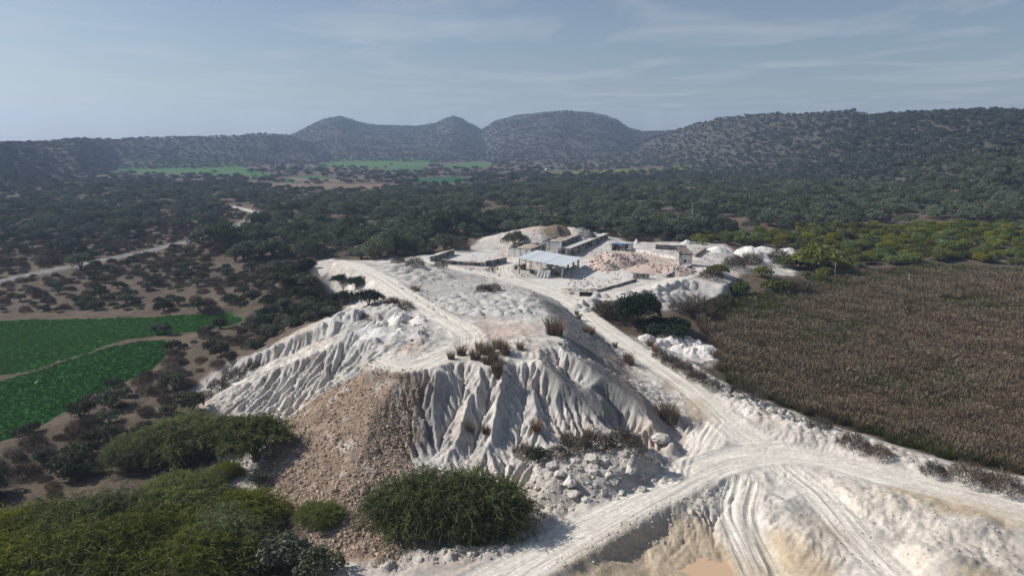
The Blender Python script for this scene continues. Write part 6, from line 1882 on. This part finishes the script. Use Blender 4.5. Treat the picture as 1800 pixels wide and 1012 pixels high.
for i, (px, py, w) in enumerate([(1075,558,64),(1060,550,40),(1010,790,60),(1050,786,56),(1095,780,60),(1120,795,36),(980,800,40),(920,800,40),(1232,560,60),(1225,545,50),(1300,690,34),(1330,704,30),(1180,640,36),(1200,652,36),(1225,668,36),(1250,682,30),(1440,752,40),(1500,785,44),(1545,800,36),(1700,842,50),(1640,830,36),(1760,858,50),(1160,628,30),(730,468,34),(700,462,26),(775,470,26),(850,512,30),(868,510,26),(690,535,30),(712,545,34),(640,562,26),(412,668,40),(385,682,36),(445,650,30),(360,700,30),(1290,470,40),(1320,462,40),(1250,490,40),(1370,455,36),(1400,520,50),(1195,545,40),(880,392,30),(795,432,40),(810,440,34)]):
    nm = min(QM, key=lambda m_: math.hypot(px - m_[1], (py - m_[2]) * 1.6))
    put('dry_bush', (DRY[i % 4], None), px, py, w, 3.0, f'{"wide" if w > 44 else ("small" if w < 31 else "middling")} dry brown brush {nm[0]}, {"sunny" if px < nm[1] else "shaded"} end', 'bush', f'dry brush {nm[0]}')
T_ = [(930,300,2.2),(955,306,1.8),(480,405,1.3),(430,425,1.0),(550,425,1.5),(640,432,1.4),(655,490,1.5),(690,385,1.3),(770,375,1.0),(625,395,1.3),(590,400,1.2),(525,782,1.1),(598,790,.9),(850,775,1.3),(990,815,.9),(1003,850,1.0),(1300,440,1.4),(1312,452,1.2),(1240,368,.8),(1120,300,1.2),(1495,710,2.0),(1520,740,1.8),(1105,815,1.1),(1060,225,.9),(1050,205,.8),(1410,362,1.3),(1440,390,1.2),(570,380,1.2),(660,370,1.4),(700,400,1.2),(1090,290,1.0),(245,85,1.0),(265,90,.9),(150,150,.8),(610,450,1.2),(660,520,1.0)]
for i, (a, b, s) in enumerate(T_):
    px, py = 640 + a/2.81, 480 + b/2.81; x, y, z = P_(px, py)
    lab = 'tall brown grass tuft on the rim of the white rills' if 330 < b < 540 else ('lone brown grass tuft on the eroded white face' if b > 740 and a < 1200 else 'brown grass tuft beside track or haul road')
    if i == 0: lab = 'biggest brown grass tuft on the plateau edge above the grey slope'
    t = tag(link('grass_tuft', TUFT[i % 3], None, (x, y, z), random.uniform(0, 6), (s, s, s * .9)), lab, 'grass tuft', None if i == 0 else 'brown grass tufts on the heap')

# a white egret in the lower field
def egret():
    x, y, z = P_(65, 677)
    t = thing('egret', 'small white egret standing alone in the lower green field', 'bird', (x, y, z + .03), .6, None, 1.15)
    m = MB(); 
    m.tube([(-.26,0,.42),(-.14,0,.46),(0,0,.50),(.10,0,.55),(.15,0,.66),(.13,0,.80),(.17,0,.90),(.22,0,.94),(.27,0,.93)], [.02,.08,.11,.09,.05,.035,.035,.045,.02], 9); m.obj('body', M_WHITE, t, smooth=True)
    m = MB(); m.tube([(.26,0,.93),(.38,0,.91)], [.016,.004], 5); m.obj('beak', M_REDP, t)
    for s in (-1, 1):
        m = MB(); m.tube([(-.02,s*.04,.42),(.02,s*.04,.22),(-.01,s*.04,0),(.07,s*.04,-.01)], .011, 5); m.obj('leg', M_TYRE, t)
        m = MB(); m.add([(.08,s*.10,.54),(-.02,s*.125,.44),(-.30,s*.05,.38),(-.16,s*.11,.50)], [(0,1,2,3)]); o = m.obj('wing', M_WHITE, t); o.modifiers.new('thickness', 'SOLIDIFY').thickness = .03
egret()
for i, (px, py) in enumerate([(47,668),(85,650),(32,772),(182,700),(210,680)]):
    x, y, z = P_(px, py); m = MB(); m.tube([(0,0,-.3),(.03,.02,1.25)], [.05,.04], 6)
    tag(m.obj('fence_post', M_WOOD, None, (x, y, z)), 'short wooden post at the edge of the green fields', 'post', 'posts at the field edge')

# brush behind the works and in the gully beside the heap
g = np.random.default_rng(97)
for poly, n, kinds, lab in (([(800,436),(845,424,4.2),(900,417,4.2),(1040,416,4.2),(1100,428),(1225,432),(1290,444),(1290,414),(1110,410,4.2),(1040,400,4.2),(900,399,4.2),(840,408,4.2),(770,440)], 95, 'ssdddy', 'behind the works'),
                            ([(480,480),(530,462),(570,508),(612,533),(600,550),(556,566),(500,590),(440,580),(470,540)], 60, 'kkss', 'in the gully beside the heap'),
                            ([(690,458),(780,448),(800,440),(700,448),(660,456)], 24, 'ddds', 'along the back edge of the heap')):
    Q = wpoly(poly); lo, hi = Q.min(0), Q.max(0); k = 0
    while k < n:
        p = g.uniform(lo, hi)
        if not inpoly(Q, p[:1], p[1:])[0] or keep_off(p[:1], p[1:])[0]:
            k += .02; continue
        k += 1; z = z_at(p[0], p[1]) - .12; kd = kinds[int(g.integers(0, len(kinds)))]; i = int(g.integers(0, 4)); rz = g.uniform(0, 6)
        if kd == 'd':
            s = g.uniform(.7, 1.4); tag(link('dry_bush', DRY[i], None, (p[0], p[1], z), rz, s), f'{"wide" if s > 1.1 else "narrow"} dry brown bush {lab}', 'bush', f'dry brush {lab}')
        elif kd == 'y':
            s = g.uniform(.45, .85); plant('green_shrub', YELLOW[i], (p[0], p[1], z), rz, s, f'{"broad" if s > .65 else "small"} bright green shrub {lab}', 'shrub', f'green shrubs {lab}')
        elif kd == 'k':
            s = g.uniform(.45, .95); plant('dark_bush', DK[i % 2], (p[0], p[1], z), rz, (s, s, s * .8), f'{"broad" if s > .7 else "small"} dark green bush {lab}', 'bush', f'dark bushes {lab}')
        else:
            s = g.uniform(.7, 1.4); plant('scrub_bush', SCRUB[i], (p[0], p[1], z), rz, s, f'{"broad" if s > 1.05 else "small"} grey-green bush {lab}', 'bush', f'scrub {lab}')
# ------------------------------------------------------------------ the air
def haze():
    m, n, l, out = new_mat('haze')
    v = n.new('ShaderNodeVolumePrincipled')
    v.inputs['Density'].default_value = .00020
    v.inputs['Color'].default_value = (.50, .67, .98, 1)
    v.inputs['Anisotropy'].default_value = .25
    l.new(v.outputs[0], out.inputs['Volume'])
    b = MB(); b.box(-4700, 4700, -4700, 4700, -8, 215)
    o = b.obj('haze', m); tag(o, 'thin blue valley haze', None, None, 'stuff')
haze()
